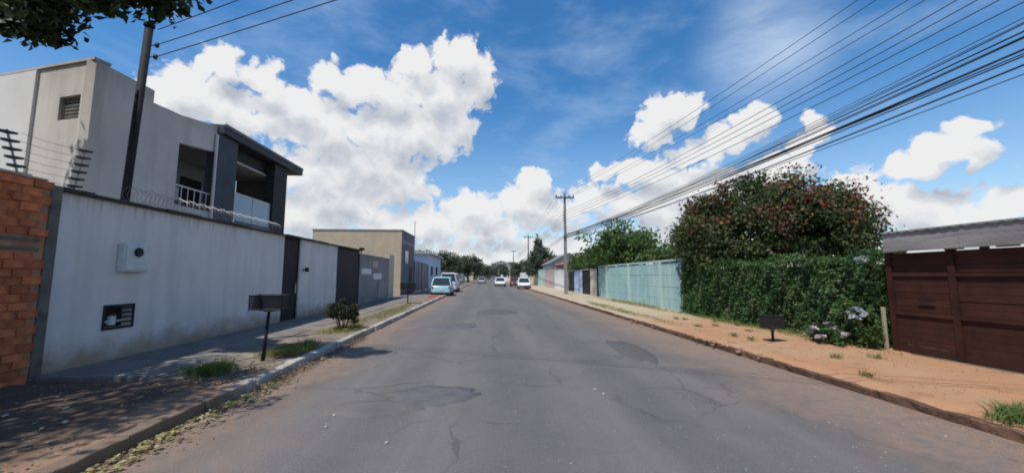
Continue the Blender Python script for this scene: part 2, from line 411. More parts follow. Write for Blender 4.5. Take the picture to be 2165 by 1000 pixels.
pale_blue = mat('pale_blue_render', (0.50, 0.58, 0.74), (0.42, 0.50, 0.66), 0.8, 0.9)
white_paint = mat('white_paint', (0.76, 0.75, 0.73), (0.66, 0.65, 0.63), 2, 0.8)
pink_paint = mat('pinkish_paint', (0.52, 0.41, 0.37), (0.42, 0.34, 0.31), 1.5, 0.9)
cream_paint = mat('cream_paint', (0.56, 0.50, 0.38), (0.47, 0.42, 0.32), 1.5, 0.9)
terracotta = mat('terracotta_tile', (0.30, 0.145, 0.09), (0.22, 0.105, 0.07), 6, 0.9, vary=0.15)
red_paint = mat('red_paint', (0.50, 0.075, 0.055), (0.36, 0.06, 0.045), 4, 0.7)
bark = mat('tree_bark', (0.12, 0.09, 0.065), (0.07, 0.052, 0.04), 7, 0.95, 0.8, 25)
twig_core = mat('hedge_twigs', (0.035, 0.036, 0.02), (0.02, 0.022, 0.013), 9, 0.95)
tyre_m = mat('tyre_rubber', (0.02, 0.02, 0.02), (0.03, 0.03, 0.03), 8, 0.85)
rim_m = mat('wheel_alloy', (0.45, 0.45, 0.46), (0.35, 0.35, 0.36), 8, 0.35, metal=0.8)
lamp_red = mat('tail_light_red', (0.45, 0.02, 0.02), (0.35, 0.015, 0.015), 8, 0.25)
lamp_clear = mat('head_light_clear', (0.65, 0.65, 0.62), (0.5, 0.5, 0.5), 8, 0.2)
car_blue = mat('pale_blue_car_paint', (0.34, 0.58, 0.68), (0.32, 0.55, 0.65), 2, 0.3, spec=0.5)
car_white = mat('white_car_paint', (0.75, 0.75, 0.75), (0.72, 0.72, 0.72), 2, 0.3, spec=0.5)
car_red = mat('dark_red_car_paint', (0.20, 0.03, 0.03), (0.17, 0.025, 0.025), 2, 0.3, spec=0.5)
car_grey = mat('silver_car_paint', (0.42, 0.43, 0.44), (0.38, 0.39, 0.40), 2, 0.3, spec=0.5)
pebble_m = mat('pale_stone', (0.46, 0.43, 0.39), (0.32, 0.29, 0.26), 6, 0.9, vary=0.25)
litter_m = mat('pale_litter', (0.70, 0.68, 0.64), (0.55, 0.53, 0.5), 9, 0.8)


def glass_panel_mat():
    m = bpy.data.materials.new('blue_tinted_glass'); m.use_nodes = True
    N, L = m.node_tree.nodes, m.node_tree.links
    b = N['Principled BSDF']
    b.inputs['Base Color'].default_value = (0.40, 0.56, 0.66, 1); b.inputs['Roughness'].default_value = 0.12
    b.inputs['Specular IOR Level'].default_value = 0.7
    t = N.new('ShaderNodeBsdfTransparent'); t.inputs[0].default_value = (0.75, 0.88, 0.95, 1)
    mx = N.new('ShaderNodeMixShader'); mx.inputs[0].default_value = 0.72
    L.new(t.outputs[0], mx.inputs[1]); L.new(b.outputs[0], mx.inputs[2]); L.new(mx.outputs[0], N['Material Output'].inputs[0])
    return m


glass_m = glass_panel_mat()


def leaf_mat(name, cols, rough=0.55, trans=0.35):
    """cols: list of (position, rgb); every leaf carries its own random value in the attribute tint."""
    m = bpy.data.materials.new(name); m.use_nodes = True
    N, L = m.node_tree.nodes, m.node_tree.links
    b = N['Principled BSDF']; b.inputs['Roughness'].default_value = rough; b.inputs['Specular IOR Level'].default_value = 0.3
    a = N.new('ShaderNodeAttribute'); a.attribute_name = 'tint'
    r = N.new('ShaderNodeValToRGB'); L.new(a.outputs['Fac'], r.inputs[0])
    el = r.color_ramp.elements
    el[0].position, el[0].color = cols[0][0], (*cols[0][1], 1)
    el[1].position, el[1].color = cols[-1][0], (*cols[-1][1], 1)
    for p, c in cols[1:-1]:
        e = el.new(p); e.color = (*c, 1)
    L.new(r.outputs[0], b.inputs['Base Color'])
    t = N.new('ShaderNodeBsdfTranslucent'); L.new(r.outputs[0], t.inputs[0])
    mx = N.new('ShaderNodeMixShader'); mx.inputs[0].default_value = trans
    L.new(b.outputs[0], mx.inputs[1]); L.new(t.outputs[0], mx.inputs[2]); L.new(mx.outputs[0], N['Material Output'].inputs[0])
    return m


leaf_shade = leaf_mat('shade_tree_leaf', [(0, (0.018, 0.030, 0.012)), (0.6, (0.035, 0.058, 0.020)), (1, (0.06, 0.085, 0.03))])
leaf_flame = leaf_mat('flowering_tree_leaf', [(0, (0.022, 0.042, 0.014)), (0.5, (0.050, 0.082, 0.026)), (0.82, (0.10, 0.115, 0.036)), (1, (0.17, 0.095, 0.05))])
leaf_bloom = leaf_mat('orange_red_blossom', [(0, (0.17, 0.035, 0.026)), (0.55, (0.27, 0.075, 0.045)), (1, (0.36, 0.19, 0.10))])
leaf_hedge = leaf_mat('hedge_leaf', [(0, (0.026, 0.062, 0.020)), (0.55, (0.060, 0.13, 0.038)), (0.9, (0.12, 0.20, 0.06)), (1, (0.16, 0.15, 0.07))])
leaf_green = leaf_mat('bright_tree_leaf', [(0, (0.045, 0.085, 0.022)), (0.6, (0.08, 0.14, 0.035)), (1, (0.14, 0.20, 0.055))])
leaf_far_haze = leaf_mat('hazed_far_leaf', [(0, (0.045, 0.07, 0.042)), (0.6, (0.075, 0.105, 0.06)), (1, (0.115, 0.14, 0.085))])  # distance haze is mixed into these lightened leaf greens
leaf_shrub = leaf_mat('dark_shrub_leaf', [(0, (0.018, 0.026, 0.012)), (0.55, (0.035, 0.045, 0.018)), (0.8, (0.08, 0.08, 0.03)), (1, (0.14, 0.05, 0.03))])
grass_m = leaf_mat('grass_blade', [(0, (0.12, 0.15, 0.035)), (0.5, (0.22, 0.24, 0.06)), (1, (0.36, 0.33, 0.12))])
grass_g = leaf_mat('green_grass_blade', [(0, (0.07, 0.13, 0.03)), (0.5, (0.12, 0.20, 0.045)), (1, (0.22, 0.26, 0.08))])
fallen_m = leaf_mat('fallen_leaf', [(0, (0.14, 0.085, 0.04)), (0.4, (0.24, 0.19, 0.07)), (0.8, (0.30, 0.29, 0.10)), (1, (0.44, 0.40, 0.22))], trans=0.1)
brown_leaf = leaf_mat('brown_dead_leaf', [(0, (0.10, 0.055, 0.035)), (0.6, (0.20, 0.12, 0.07)), (1, (0.32, 0.24, 0.15))], trans=0.1)
flower_pink = leaf_mat('pink_white_petal', [(0, (0.30, 0.17, 0.26)), (0.5, (0.55, 0.42, 0.52)), (1, (0.75, 0.70, 0.74))], trans=0.25)
flower_white = leaf_mat('white_petal', [(0, (0.30, 0.35, 0.38)), (0.5, (0.42, 0.47, 0.50)), (1, (0.60, 0.63, 0.64))], trans=0.25)


# ------------------------------------------------------------------ mesh helpers
class B:
    def __init__(s): s.v, s.f, s.m = [], [], []

    def add(s, vs, fs, mi=0):
        o = len(s.v); s.v += [tuple(p) for p in vs]; s.f += [tuple(i + o for i in f) for f in fs]; s.m += [mi] * len(fs); return s

    def box(s, x0, x1, y0, y1, z0, z1, mi=0):
        vs = [(x, y, z) for x in (x0, x1) for y in (y0, y1) for z in (z0, z1)]
        return s.add(vs, [(0, 1, 3, 2), (4, 6, 7, 5), (0, 4, 5, 1), (2, 3, 7, 6), (0, 2, 6, 4), (1, 5, 7, 3)], mi)

    def obox(s, o, u, v, w, mi=0):
        """box from corner o along the vectors u, v, w"""
        o, u, v, w = map(Vector, (o, u, v, w))
        vs = [o + u * a + v * b + w * c for a in (0, 1) for b in (0, 1) for c in (0, 1)]
        return s.add(vs, [(0, 1, 3, 2), (4, 6, 7, 5), (0, 4, 5, 1), (2, 3, 7, 6), (0, 2, 6, 4), (1, 5, 7, 3)], mi)

    def prism_x(s, poly, x0, x1, mi=0):
        """polygon of (y, z) extruded between x0 and x1"""
        n = len(poly)
        vs = [(x0, y, z) for y, z in poly] + [(x1, y, z) for y, z in poly]
        fs = [tuple(range(n)), tuple(range(2 * n - 1, n - 1, -1))] + [(i, n + i, n + (i + 1) % n, (i + 1) % n) for i in range(n)]
        return s.add(vs, fs, mi)

    def prism_y(s, poly, y0, y1, mi=0):
        n = len(poly)
        vs = [(x, y0, z) for x, z in poly] + [(x, y1, z) for x, z in poly]
        fs = [tuple(range(n)), tuple(range(2 * n - 1, n - 1, -1))] + [(i, n + i, n + (i + 1) % n, (i + 1) % n) for i in range(n)]
        return s.add(vs, fs, mi)

    def prism_z(s, poly, z0, z1, mi=0):
        n = len(poly)
        vs = [(x, y, z0) for x, y in poly] + [(x, y, z1) for x, y in poly]
        fs = [tuple(range(n - 1, -1, -1)), tuple(range(n, 2 * n))] + [(i, (i + 1) % n, n + (i + 1) % n, n + i) for i in range(n)]
        return s.add(vs, fs, mi)

    def tube(s, pts, r, n=8, cap=True, mi=0):
        pts = [Vector(p) for p in pts]
        rs = r if isinstance(r, (list, tuple)) else [r] * len(pts)
        t = (pts[1] - pts[0]).normalized()
        a = t.orthogonal().normalized()
        rings = []
        for i, p in enumerate(pts):
            d = (pts[min(i + 1, len(pts) - 1)] - pts[max(i - 1, 0)]).normalized()
            a = (a - d * a.dot(d)).normalized(); b = d.cross(a)
            rings.append([p + (a * math.cos(2 * math.pi * k / n) + b * math.sin(2 * math.pi * k / n)) * rs[i] for k in range(n)])
        vs = [q for ring in rings for q in ring]
        fs = [(i * n + k, i * n + (k + 1) % n, (i + 1) * n + (k + 1) % n, (i + 1) * n + k) for i in range(len(pts) - 1) for k in range(n)]
        if cap: fs += [tuple(range(n - 1, -1, -1)), tuple((len(pts) - 1) * n + k for k in range(n))]
        return s.add(vs, fs, mi)

    def mesh(s, name, mats, smooth=False):
        me = bpy.data.meshes.new(name); me.from_pydata(s.v, [], s.f)
        for m in (mats if isinstance(mats, (list, tuple)) else [mats]): me.materials.append(m)
        if any(s.m): me.polygons.foreach_set('material_index', s.m)
        if smooth: me.polygons.foreach_set('use_smooth', [True] * len(me.polygons))
        me.update(); return me

    def build(s, name, mats, parent=None, smooth=False, bevel=0.0):
        return link(name, s.mesh(name, mats, smooth), parent, bevel)


def link(name, me, parent=None, bevel=0.0):
    o = bpy.data.objects.new(name, me); COL.objects.link(o)
    if parent is not None:
        o.parent = parent
        base = parent.get('_base')
        if base is not None: o.matrix_parent_inverse = Matrix.Translation([-c for c in base])
    if bevel:
        md = o.modifiers.new('edge', 'BEVEL'); md.width = bevel; md.segments = 2; md.limit_method = 'ANGLE'
    return o


BASES = {}


def thing(name, label, cat, group=None, loc=(0, 0, 0)):
    o = bpy.data.objects.new(name, None); COL.objects.link(o)
    o.empty_display_size = 0.2
    o.location = loc; o['_base'] = list(loc)
    return tag(o, label, cat, group)


def tag(o, label=None, cat=None, group=None, kind=None):
    if label: o['label'] = label
    if cat: o['category'] = cat
    if group: o['group'] = group
    if kind: o['kind'] = kind
    return o


def structure(o, label=None): o['kind'] = 'structure'; o['label'] = label or ''; return o


def copy_tree(o, parent=None):
    c = o.copy(); COL.objects.link(c)
    if parent is not None: c.parent = parent
    for ch in list(o.children): copy_tree(ch, c)
    return c


def leaf_mesh(name, pts, out, size, mats, aspect=0.5, up=0.3, jitter=0.9, tint=None, fold=0.25):
    """one folded two-triangle-pair leaf per point; OUT is the outward direction at each point."""
    n = len(pts)
    pts = np.asarray(pts, float); out = np.asarray(out, float)
    nrm = out + NP.normal(0, jitter, (n, 3)); nrm[:, 2] += up
    nrm /= np.linalg.norm(nrm, axis=1)[:, None] + 1e-9
    t = NP.normal(0, 1, (n, 3)); t -= nrm * (t * nrm).sum(1)[:, None]; t /= np.linalg.norm(t, axis=1)[:, None] + 1e-9
    b = np.cross(nrm, t)
    L = (size * NP.uniform(0.65, 1.35, n))[:, None]; W = L * aspect
    v = np.empty((n, 4, 3))
    v[:, 0] = pts - t * L * 0.5
    v[:, 1] = pts + b * W * 0.5 + nrm * L * fold * 0.3 - t * L * 0.06
    v[:, 2] = pts + t * L * 0.5 - nrm * L * 0.08
    v[:, 3] = pts - b * W * 0.5 + nrm * L * fold * 0.3 - t * L * 0.06
    me = bpy.data.meshes.new(name)
    me.vertices.add(n * 4); me.vertices.foreach_set('co', v.ravel())
    me.loops.add(n * 4); me.loops.foreach_set('vertex_index', np.arange(n * 4, dtype=np.int32))
    me.polygons.add(n); me.polygons.foreach_set('loop_start', np.arange(0, n * 4, 4, dtype=np.int32))
    at = me.attributes.new('tint', 'FLOAT', 'FACE')
    tv = NP.uniform(0, 1, n) if tint is None else np.clip(tint, 0, 1)
    at.data.foreach_set('value', tv.astype(np.float32))
    for m in (mats if isinstance(mats, (list, tuple)) else [mats]): me.materials.append(m)
    me.update(calc_edges=True)
    return me


def blade_mesh(name, pts, h, w, mats):
    n = len(pts); pts = np.asarray(pts, float)
    a = NP.uniform(0, 2 * math.pi, n); hh = h * NP.uniform(0.4, 1.3, n); ww = w * NP.uniform(0.6, 1.3, n)
    lean = NP.normal(0, 0.55, (n, 2)) * hh[:, None]
    v = np.empty((n, 4, 3))
    dx = np.stack([np.cos(a), np.sin(a), 0 * a], 1) * ww[:, None]
    mid = pts.copy(); mid[:, :2] += lean * 0.35; mid[:, 2] += hh * 0.6
    tip = pts.copy(); tip[:, :2] += lean; tip[:, 2] += hh
    v[:, 0] = pts; v[:, 1] = mid + dx; v[:, 2] = tip; v[:, 3] = mid - dx
    me = bpy.data.meshes.new(name)
    me.vertices.add(n * 4); me.vertices.foreach_set('co', v.ravel())
    me.loops.add(n * 4); me.loops.foreach_set('vertex_index', np.arange(n * 4, dtype=np.int32))
    me.polygons.add(n); me.polygons.foreach_set('loop_start', np.arange(0, n * 4, 4, dtype=np.int32))
    at = me.attributes.new('tint', 'FLOAT', 'FACE'); at.data.foreach_set('value', NP.uniform(0, 1, n).astype(np.float32))
    me.materials.append(mats); me.update(calc_edges=True)
    return me


def crown_points(n, c, rad, clumps, spread=0.2, low=-0.5, shell=0.62, rough=0.16):
    """leaf points gathered in clumps through the outer part of an uneven ellipsoid"""
    d = NP.normal(0, 1, (clumps * 3, 3)); d /= np.linalg.norm(d, axis=1)[:, None]
    d = d[d[:, 2] > low][:clumps]
    k = len(d)
    r = NP.uniform(shell, 1.0, k) ** 0.6 * (1 + NP.normal(0, rough, k))
    cc = d * r[:, None]
    i = NP.integers(0, k, n)
    p = cc[i] + np.clip(NP.normal(0, 1, (n, 3)), -1.5, 1.5) * spread * NP.uniform(0.6, 1.2, k)[i][:, None]
    o = p.copy(); o /= np.linalg.norm(o, axis=1)[:, None] + 1e-9
    tint = np.clip(NP.uniform(0, 1, k)[i] * 0.55 + NP.uniform(0, 0.45, n), 0, 1)
    return p * np.array(rad) + np.array(c), o, tint, i, cc * np.array(rad) + np.array(c)


def tree(name, label, base, th, c, rad, n, size, lm, clumps=60, tr=0.14, group=None, spread=0.2, low=-0.5, shell=0.62, limbs=7, cat='tree', aspect=0.5, rough=0.16):
    t = thing(name, label, cat, group, loc=base)
    p, o, tint, i, cc = crown_points(n, c, rad, clumps, spread, low, shell, rough)
    b = B()
    base = Vector(base); top = base + Vector((rnd.uniform(-.1, .1), rnd.uniform(-.1, .1), th)); C = Vector(c)
    b.tube([base, base.lerp(top, .5) + Vector((rnd.uniform(-.06, .06), rnd.uniform(-.06, .06), 0)), top, top.lerp(C, .6)], [tr * 1.25, tr, tr * .85, tr * .4], 8)
    for k in range(limbs):
        e = Vector(cc[rnd.randrange(len(cc))])
        m = top.lerp(e, .5) + Vector((0, 0, rnd.uniform(0, .12) * (e - top).length))
        b.tube([top - Vector((0, 0, rnd.uniform(0, th * .15))), m, e], [tr * .55, tr * .34, tr * .1], 6)
    b.build('trunk', bark, t, smooth=True)
    link('crown', leaf_mesh('crown', p, o, size, lm, tint=tint, aspect=aspect), t)
    return t, cc


def cable(name, a, bpt, sag, r, label, group, n=22, m=None, k=5):
    a, e = Vector(a), Vector(bpt)
    pts = [a.lerp(e, i / n) - Vector((0, 0, 4 * sag * (i / n) * (1 - i / n))) for i in range(n + 1)]
    return tag(B().tube(pts, r, k).build(name, m or wire_m, None, smooth=True), label, 'cable', group)


# ================================================================== SETTING
def sheet(name, xs, ys, zf, m, smooth=True):
    """grid sheet over the coordinates xs, ys with height zf(X, Y)"""
    X, Y = np.meshgrid(xs, ys, indexing='ij')
    Z = zf(X, Y)
    v = np.stack([X, Y, Z], -1).reshape(-1, 3)
    nx, ny = len(xs), len(ys)
    idx = np.arange(nx * ny).reshape(nx, ny)
    q = np.stack([idx[:-1, :-1], idx[1:, :-1], idx[1:, 1:], idx[:-1, 1:]], -1).reshape(-1, 4)
    me = bpy.data.meshes.new(name); me.from_pydata(v.tolist(), [], q.tolist()); me.materials.append(m)
    if smooth: me.polygons.foreach_set('use_smooth', [True] * len(me.polygons))
    me.update()
    return structure(link(name, me))


def fnoise(X, Y, s, seed, octv=4):
    """cheap smooth 2D noise from sines"""
    rg = np.random.default_rng(seed); z = 0 * X; a = 1.0; f = s
    for _ in range(octv):
        for _k in range(4):
            th = rg.uniform(0, math.pi * 2); ph = rg.uniform(0, 6.28)
            z = z + a * np.sin((X * math.cos(th) + Y * math.sin(th)) * f * rg.uniform(.7, 1.3) + ph) * 0.3
        a *= 0.5; f *= 2.1
    return z


YS = np.concatenate([np.arange(-8, 14, 0.16), np.arange(14, 45, 0.6), np.arange(45, 420, 15)])
sheet('ground', np.linspace(-2500, 2500, 3), np.linspace(-800, 4000, 3), lambda X, Y: 0 * X - 0.06, ground_m)
sheet('road', np.arange(-3.34, 5.2, 0.17), YS, lambda X, Y: 0.010 * fnoise(X, Y, .9, 3) + 0.03 * (1 - ((X - 0.9) / 4.2) ** 2) - 0.012, asphalt)

# left pavement: a concrete strip along the wall, earth verge to the kerb, dark soil in front
XL = -3.42
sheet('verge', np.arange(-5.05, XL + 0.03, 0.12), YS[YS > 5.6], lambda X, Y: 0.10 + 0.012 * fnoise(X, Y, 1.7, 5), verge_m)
pv = B()
yy = 6.32
pav = bpy.data.objects.new('pavement', None); COL.objects.link(pav); structure(pav)
while yy < 60:
    b = B(); b.box(-6.74, -4.92 + rnd.uniform(-.02, .02), yy, yy + 1.985, -0.02, 0.118 + rnd.uniform(-.006, .006))
    b.build('paving_slab', side_m, pav, bevel=0.012)
    yy += 2.0
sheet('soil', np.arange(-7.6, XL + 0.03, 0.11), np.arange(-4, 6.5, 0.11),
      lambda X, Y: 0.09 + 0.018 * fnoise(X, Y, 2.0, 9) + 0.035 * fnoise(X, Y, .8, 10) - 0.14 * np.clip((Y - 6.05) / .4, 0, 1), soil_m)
# right pavement: bare orange earth
sheet('dirt_pavement', np.concatenate([np.arange(5.26, 8.3, 0.13)]), YS,
      lambda X, Y: 0.115 + 0.013 * fnoise(X, Y, 1.5, 21) + 0.02 * fnoise(X, Y, .5, 22) + 0.006 * fnoise(X, Y, 6.0, 23) + 0.012 * (X - 5.26) - 0.05 * np.clip((5.36 - X) / .1, 0, 1), dirt_m)


def kerb(name, x0, x1, zt, m, y0, y1, step, rough):
    k = bpy.data.objects.new(name, None); COL.objects.link(k); structure(k)
    shared = []
    for s in range(5):
        b = B(); n = 6; vs = []; fs = []
        for j in range(n + 1):
            y = j / n * (step - 0.02)
            a = [rnd.uniform(-rough, rough) for _ in range(4)]
            vs += [(x0 + a[0], y, -0.05), (x0 + a[1], y, zt + a[2]), (x1 + a[3], y, zt - .012 + a[2] * .6), (x1 + a[0] + .012, y, -0.05)]
        for j in range(n):
            for q in range(4): fs.append((j * 4 + q, j * 4 + (q + 1) % 4, j * 4 + 4 + (q + 1) % 4, j * 4 + 4 + q))
        fs += [(3, 2, 1, 0), tuple(n * 4 + q for q in range(4))]
        b.add(vs, fs); shared.append(b.mesh('kerb_stone', m))
    y = y0; i = 0
    while y < y1:
        o = link('kerb_stone', shared[rnd.randrange(5)], k, bevel=0.015 if y < 14 else 0)
        o.location = (rnd.uniform(-.012, .012), y, rnd.uniform(-.008, .008)); o.rotation_euler.z = rnd.uniform(-.008, .008)
        y += step
    B().box(x0, x1, y, 400, -0.05, zt).build('kerb_run', m, k)


kerb('left_kerb', -3.45, -3.31, 0.135, kerb_m, -4, 44, 1.0, 0.011)
kerb('right_kerb', 5.16, 5.29, 0.088, kerb_dirty, -4, 44, 1.0, 0.02)


# asphalt repairs, a few mm proud of the road, with broken edges
def road_z(x, y): return float(0.010 * fnoise(np.array([x]), np.array([y]), .9, 3)[0] + 0.03 * (1 - ((x - 0.9) / 4.2) ** 2) - 0.012)


def patch(cx, cy, rx, ry, h, seed, m):
    rg = random.Random(seed); n = 26
    ring = [(cx + rx * math.cos(a) * (1 + rg.uniform(-.16, .16)), cy + ry * math.sin(a) * (1 + rg.uniform(-.16, .16))) for a in [2 * math.pi * k / n for k in range(n)]]
    vs = [(x, y, road_z(x, y) - .01) for x, y in ring] + [(cx + (x - cx) * .95, cy + (y - cy) * .95, road_z(x, y) + h) for x, y in ring]
    vs += [(cx + (x - cx) * .5, cy + (y - cy) * .5, road_z(x, y) + h * 1.3) for x, y in ring] + [(cx, cy, road_z(cx, cy) + h * 1.4)]
    fs = [(a * n + k, a * n + (k + 1) % n, a * n + n + (k + 1) % n, a * n + n + k) for a in (0, 1) for k in range(n)] + [(2 * n + k, 2 * n + (k + 1) % n, 3 * n) for k in range(n)]
    o = B().add(vs, fs).build('asphalt_patch', m, None, smooth=True)
    return structure(o, 'lighter raised asphalt repair with a broken dark edge')


patch(-0.75, 5.42, .62, .42, .022, 2, patch_m)
patch(-1.35, 4.95, .62, .30, .020, 8, asphalt)
patch(-1.0, 12.6, .75, .8, .016, 4, patch_m)
patch_d = mat('dark_asphalt_patch', (0.108, 0.101, 0.097), (0.086, 0.081, 0.079), 5, 0.85, 0.8, 60)
patch(3.1, 8.4, .35, 1.3, .010, 15, patch_d)
patch(.4, 17.5, .9, 1.4, .014, 16, patch_d)

# ================================================================== LEFT SIDE
# ---- rough brick wall nearest the camera
WX = -6.75
bw = thing('brick_wall', 'rough red clay brick wall with a dark recessed slot, at the near left edge', 'wall', loc=(-6.72, 4.5, 0))
B().box(-6.95, -6.665, 2.4, 6.225, 0, 3.03).build('mortar_core', mortar, bw)
bm = []
for k in range(8):
    b = B(); l, h, dp = 0.232, 0.108, 0.055
    vs = [(x * dp + rnd.uniform(-.006, .006), y * l + rnd.uniform(-.009, .009), z * h + rnd.uniform(-.008, .008)) for x in (0, 1) for y in (-.5, .5) for z in (0, 1)]
    b.add(vs, [(0, 1, 3, 2), (4, 6, 7, 5), (0, 4, 5, 1), (2, 3, 7, 6), (0, 2, 6, 4), (1, 5, 7, 3)])
    bm.append(b.mesh('brick', brick_m))
for row in range(25):
    z = 0.05 + row * 0.119
    if 1.93 < z + .05 < 2.2: continue
    for c in range(11):
        y = 6.105 - c * 0.246 - (0.123 if row % 2 else 0)
        if rnd.random() < .03: continue
        o = link('brick', bm[rnd.randrange(8)], bw)
        o.location = (-6.695 + rnd.uniform(-.022, .024), y + rnd.uniform(-.01, .01), z + rnd.uniform(-.008, .008))
        o.rotation_euler = (rnd.uniform(-.03, .03), 0, rnd.uniform(-.05, .05))
        o.matrix_parent_inverse = Matrix.Translation((6.72, -4.5, 0))
B().box(-6.98, -6.645, 4.6, 6.15, 1.975, 2.02).box(-6.98, -6.645, 2.4, 6.15, 2.11, 2.155).build('tie_beam', conc_dark, bw)
b = B(); n = 18
for i in range(n):
    y0, y1 = 2.4 + (6.16 - 2.4) * i / n, 2.4 + (6.16 - 2.4) * (i + 1) / n
    h0 = 3.115 - .05 * (y0 - 4) / 2 + rnd.uniform(-.015, .015)
    b.box(-7.0, -6.64 + rnd.uniform(-.015, .015), y0, y1, 3.031, h0)
b.build('mortar_cap', mat('pale_mortar', (0.50, 0.40, 0.32), (0.38, 0.29, 0.22), 6, 0.95, .5, 30), bw)
cc_ = B(); cc_.box(-6.97, -6.65, 6.235, 6.39, 0, 3.0)
cc_.build('concrete_column', conc_dark, bw, bevel=.015)

# ---- white boundary wall with gates
ww = thing('boundary_wall', 'long smooth white painted boundary wall with black coping on top', 'wall', loc=(-6.85, 13, 0))
NY0, NY1, NZ0, NZ1 = 7.36, 7.90, .68, 1.06
B().box(-6.95, WX, 6.41, NY0, 0, 2.93).box(-6.95, WX, NY1, 13.26, 0, 2.93).box(-6.95, WX, NY0, NY1, 0, NZ0).box(-6.95, WX, NY0, NY1, NZ1, 2.93).build('wall_panel', white_wall, ww)
B().box(-6.95, WX, 14.42, 17.85, 0, 2.93).build('wall_panel', white_wall, ww)
B().box(-6.97, -6.93, NY0 - .05, NY1 + .05, NZ0 - .05, NZ1 + .05).build('niche_back', black_paint, ww)
y = 6.42
cop = [B().box(-7.02, -6.66, 0, 0.475, 2.931, 2.985 + d).mesh('coping_slab', black_paint) for d in (0, .012, .02)]
while y < 21.0:
    o = link('coping_slab', cop[rnd.randrange(3)], ww, bevel=.008); o.location = (rnd.uniform(-.012, .012), y, 0); o.matrix_parent_inverse = Matrix.Translation((6.85, -13, 0)); y += 0.49
# things fixed to the wall
eb = thing('electricity_meter_box', 'pale grey electricity meter box with a dark round window on the white wall', 'meter box', loc=(WX, 7.75, 1.68))
B().box(WX + .001, WX + .13, 7.48, 8.01, 1.68, 2.20).build('box_body', grey_plastic, eb, bevel=.02)
B().box(WX + .131, WX + .145, 7.51, 7.98, 1.71, 2.17).build('cover', grey_plastic, eb, bevel=.012)
B().tube([(WX + .146, 7.74, 2.05), (WX + .175, 7.74, 2.05)], .085, 20).build('window_ring', black_metal, eb)
B().tube([(WX + .176, 7.74, 2.05), (WX + .182, 7.74, 2.05)], .07, 20).build('window_glass', dark_glass, eb)
wm = thing('water_meter', 'pale water meter with pipes inside the dark niche low in the white wall', 'meter', loc=(-6.85, 7.63, NZ0))
B().tube([(-6.86, 7.37, .78), (-6.86, 7.89, .78)], .022, 8).build('pipe', litter_m, wm)
B().tube([(-6.86, 7.62, .72), (-6.86, 7.62, .88)], .062, 14).build('meter_body', litter_m, wm)
B().tube([(-6.86, 7.62, .88), (-6.86, 7.62, .91)], .05, 14).build('dial', dark_glass, wm)
nd = thing('meter_niche_grille', 'half open black metal grille over the low wall niche', 'grille', loc=(WX, 7.4, NZ0))
b = B(); b.box(WX + .002, WX + .022, NY0 - .03, NY1 + .03, NZ1 - .01, NZ1 + .03).box(WX + .002, WX + .022, NY0 - .03, NY1 + .03, NZ0 - .03, NZ0 + .01).box(WX + .002, WX + .022, NY0 - .03, NY0 + .005, NZ0 + .01, NZ1 - .01).box(WX + .002, WX + .022, NY1 - .005, NY1 + .03, NZ0 + .01, NZ1 - .01)
b.build('frame', black_metal, nd)
for k in range(4):
    z = NZ0 + .07 + k * .085
    B().box(WX + .004, WX + .014, NY0 + .28, NY1 - .006, z, z + .03).build('slat', black_metal, nd)


def slat_gate(name, label, y0, y1, z0, z1, x, group=None, n=8):
    g = thing(name, label, 'gate', group, loc=(x, (y0 + y1) / 2, z0))
    f = .06
    B().box(x - .05, x + .01, y0, y0 + f, z0, z1).box(x - .05, x + .01, y1 - f, y1, z0, z1).box(x - .05, x + .01, y0 + f, y1 - f, z1 - f, z1).box(x - .05, x + .01, y0 + f, y1 - f, z0, z0 + f).build('frame', black_metal, g)
    w = (y1 - y0 - 2 * f) / n
    for k in range(n):
        B().box(x - .035, x - .004, y0 + f + k * w + .006, y0 + f + (k + 1) * w - .006, z0 + f + .002, z1 - f - .002).build('slat', black_metal, g)
    return g


g1 = slat_gate('pedestrian_gate', 'narrow black slatted pedestrian gate between the two white wall panels', 13.27, 14.41, .13, 2.92, WX - .06, n=7)
B().box(WX - .05, WX - .02, 14.2, 14.26, 1.0, 1.35).build('handle', rim_m, g1)
B().box(-6.94, WX - .115, 13.28, 14.40, .12, 2.92).build('backing_sheet', black_metal, g1)
g2 = slat_gate('garage_gate', 'wide black slatted garage gate beyond the white wall', 17.86, 20.98, .13, 2.92, WX - .04, n=18)
B().box(-6.94, WX - .095, 17.88, 20.96, .12, 2.92).build('backing_sheet', black_metal, g2)
it = thing('wall_intercom', 'small black intercom on a bracket beside the pedestrian gate', 'intercom', loc=(WX, 14.7, 1.8))
B().box(WX + .001, WX + .10, 14.62, 14.69, 1.81, 1.85).build('bracket', black_metal, it)
B().box(WX + .101, WX + .19, 14.58, 14.74, 1.76, 1.92).build('housing', black_metal, it, bevel=.015)

# ---- razor coil and electric fence on the wall top
coil = B(); pts = []
for i in range(52 * 14):
    a = i / 14 * 2 * math.pi
    pts.append((-6.85 + .16 * math.cos(a), 7.7 + i / (52 * 14) * 5.3, 3.15 + .15 * math.sin(a) + .02 * math.sin(i * .13)))
tag(coil.tube(pts, .0035, 3).build('razor_wire', wire_l), 'loosely coiled razor wire along the top of the white wall', 'razor wire')


def fence_rod(y, h, lean, label):
    t = thing('electric_fence_rod', label, 'fence rod', 'electric fence rods on the wall top', loc=(-6.85, y, 3.0))
    B().tube([(-6.85, y, 2.99), (-6.85 + lean * .2, y + lean * .2, 3 + h)], .014, 6).build('rod', wire_l, t)
    for k in range(6):
        z = 3.08 + k * (h - .12) / 5; s = lean * .2 * (z - 3) / h
        B().tube([(-6.85 + s - .02, y + s - .09, z), (-6.85 + s, y + s, z), (-6.85 + s + .02, y + s + .10, z + .015)], [.022, .03, .018], 7).build('insulator', porcelain, t)
    return t


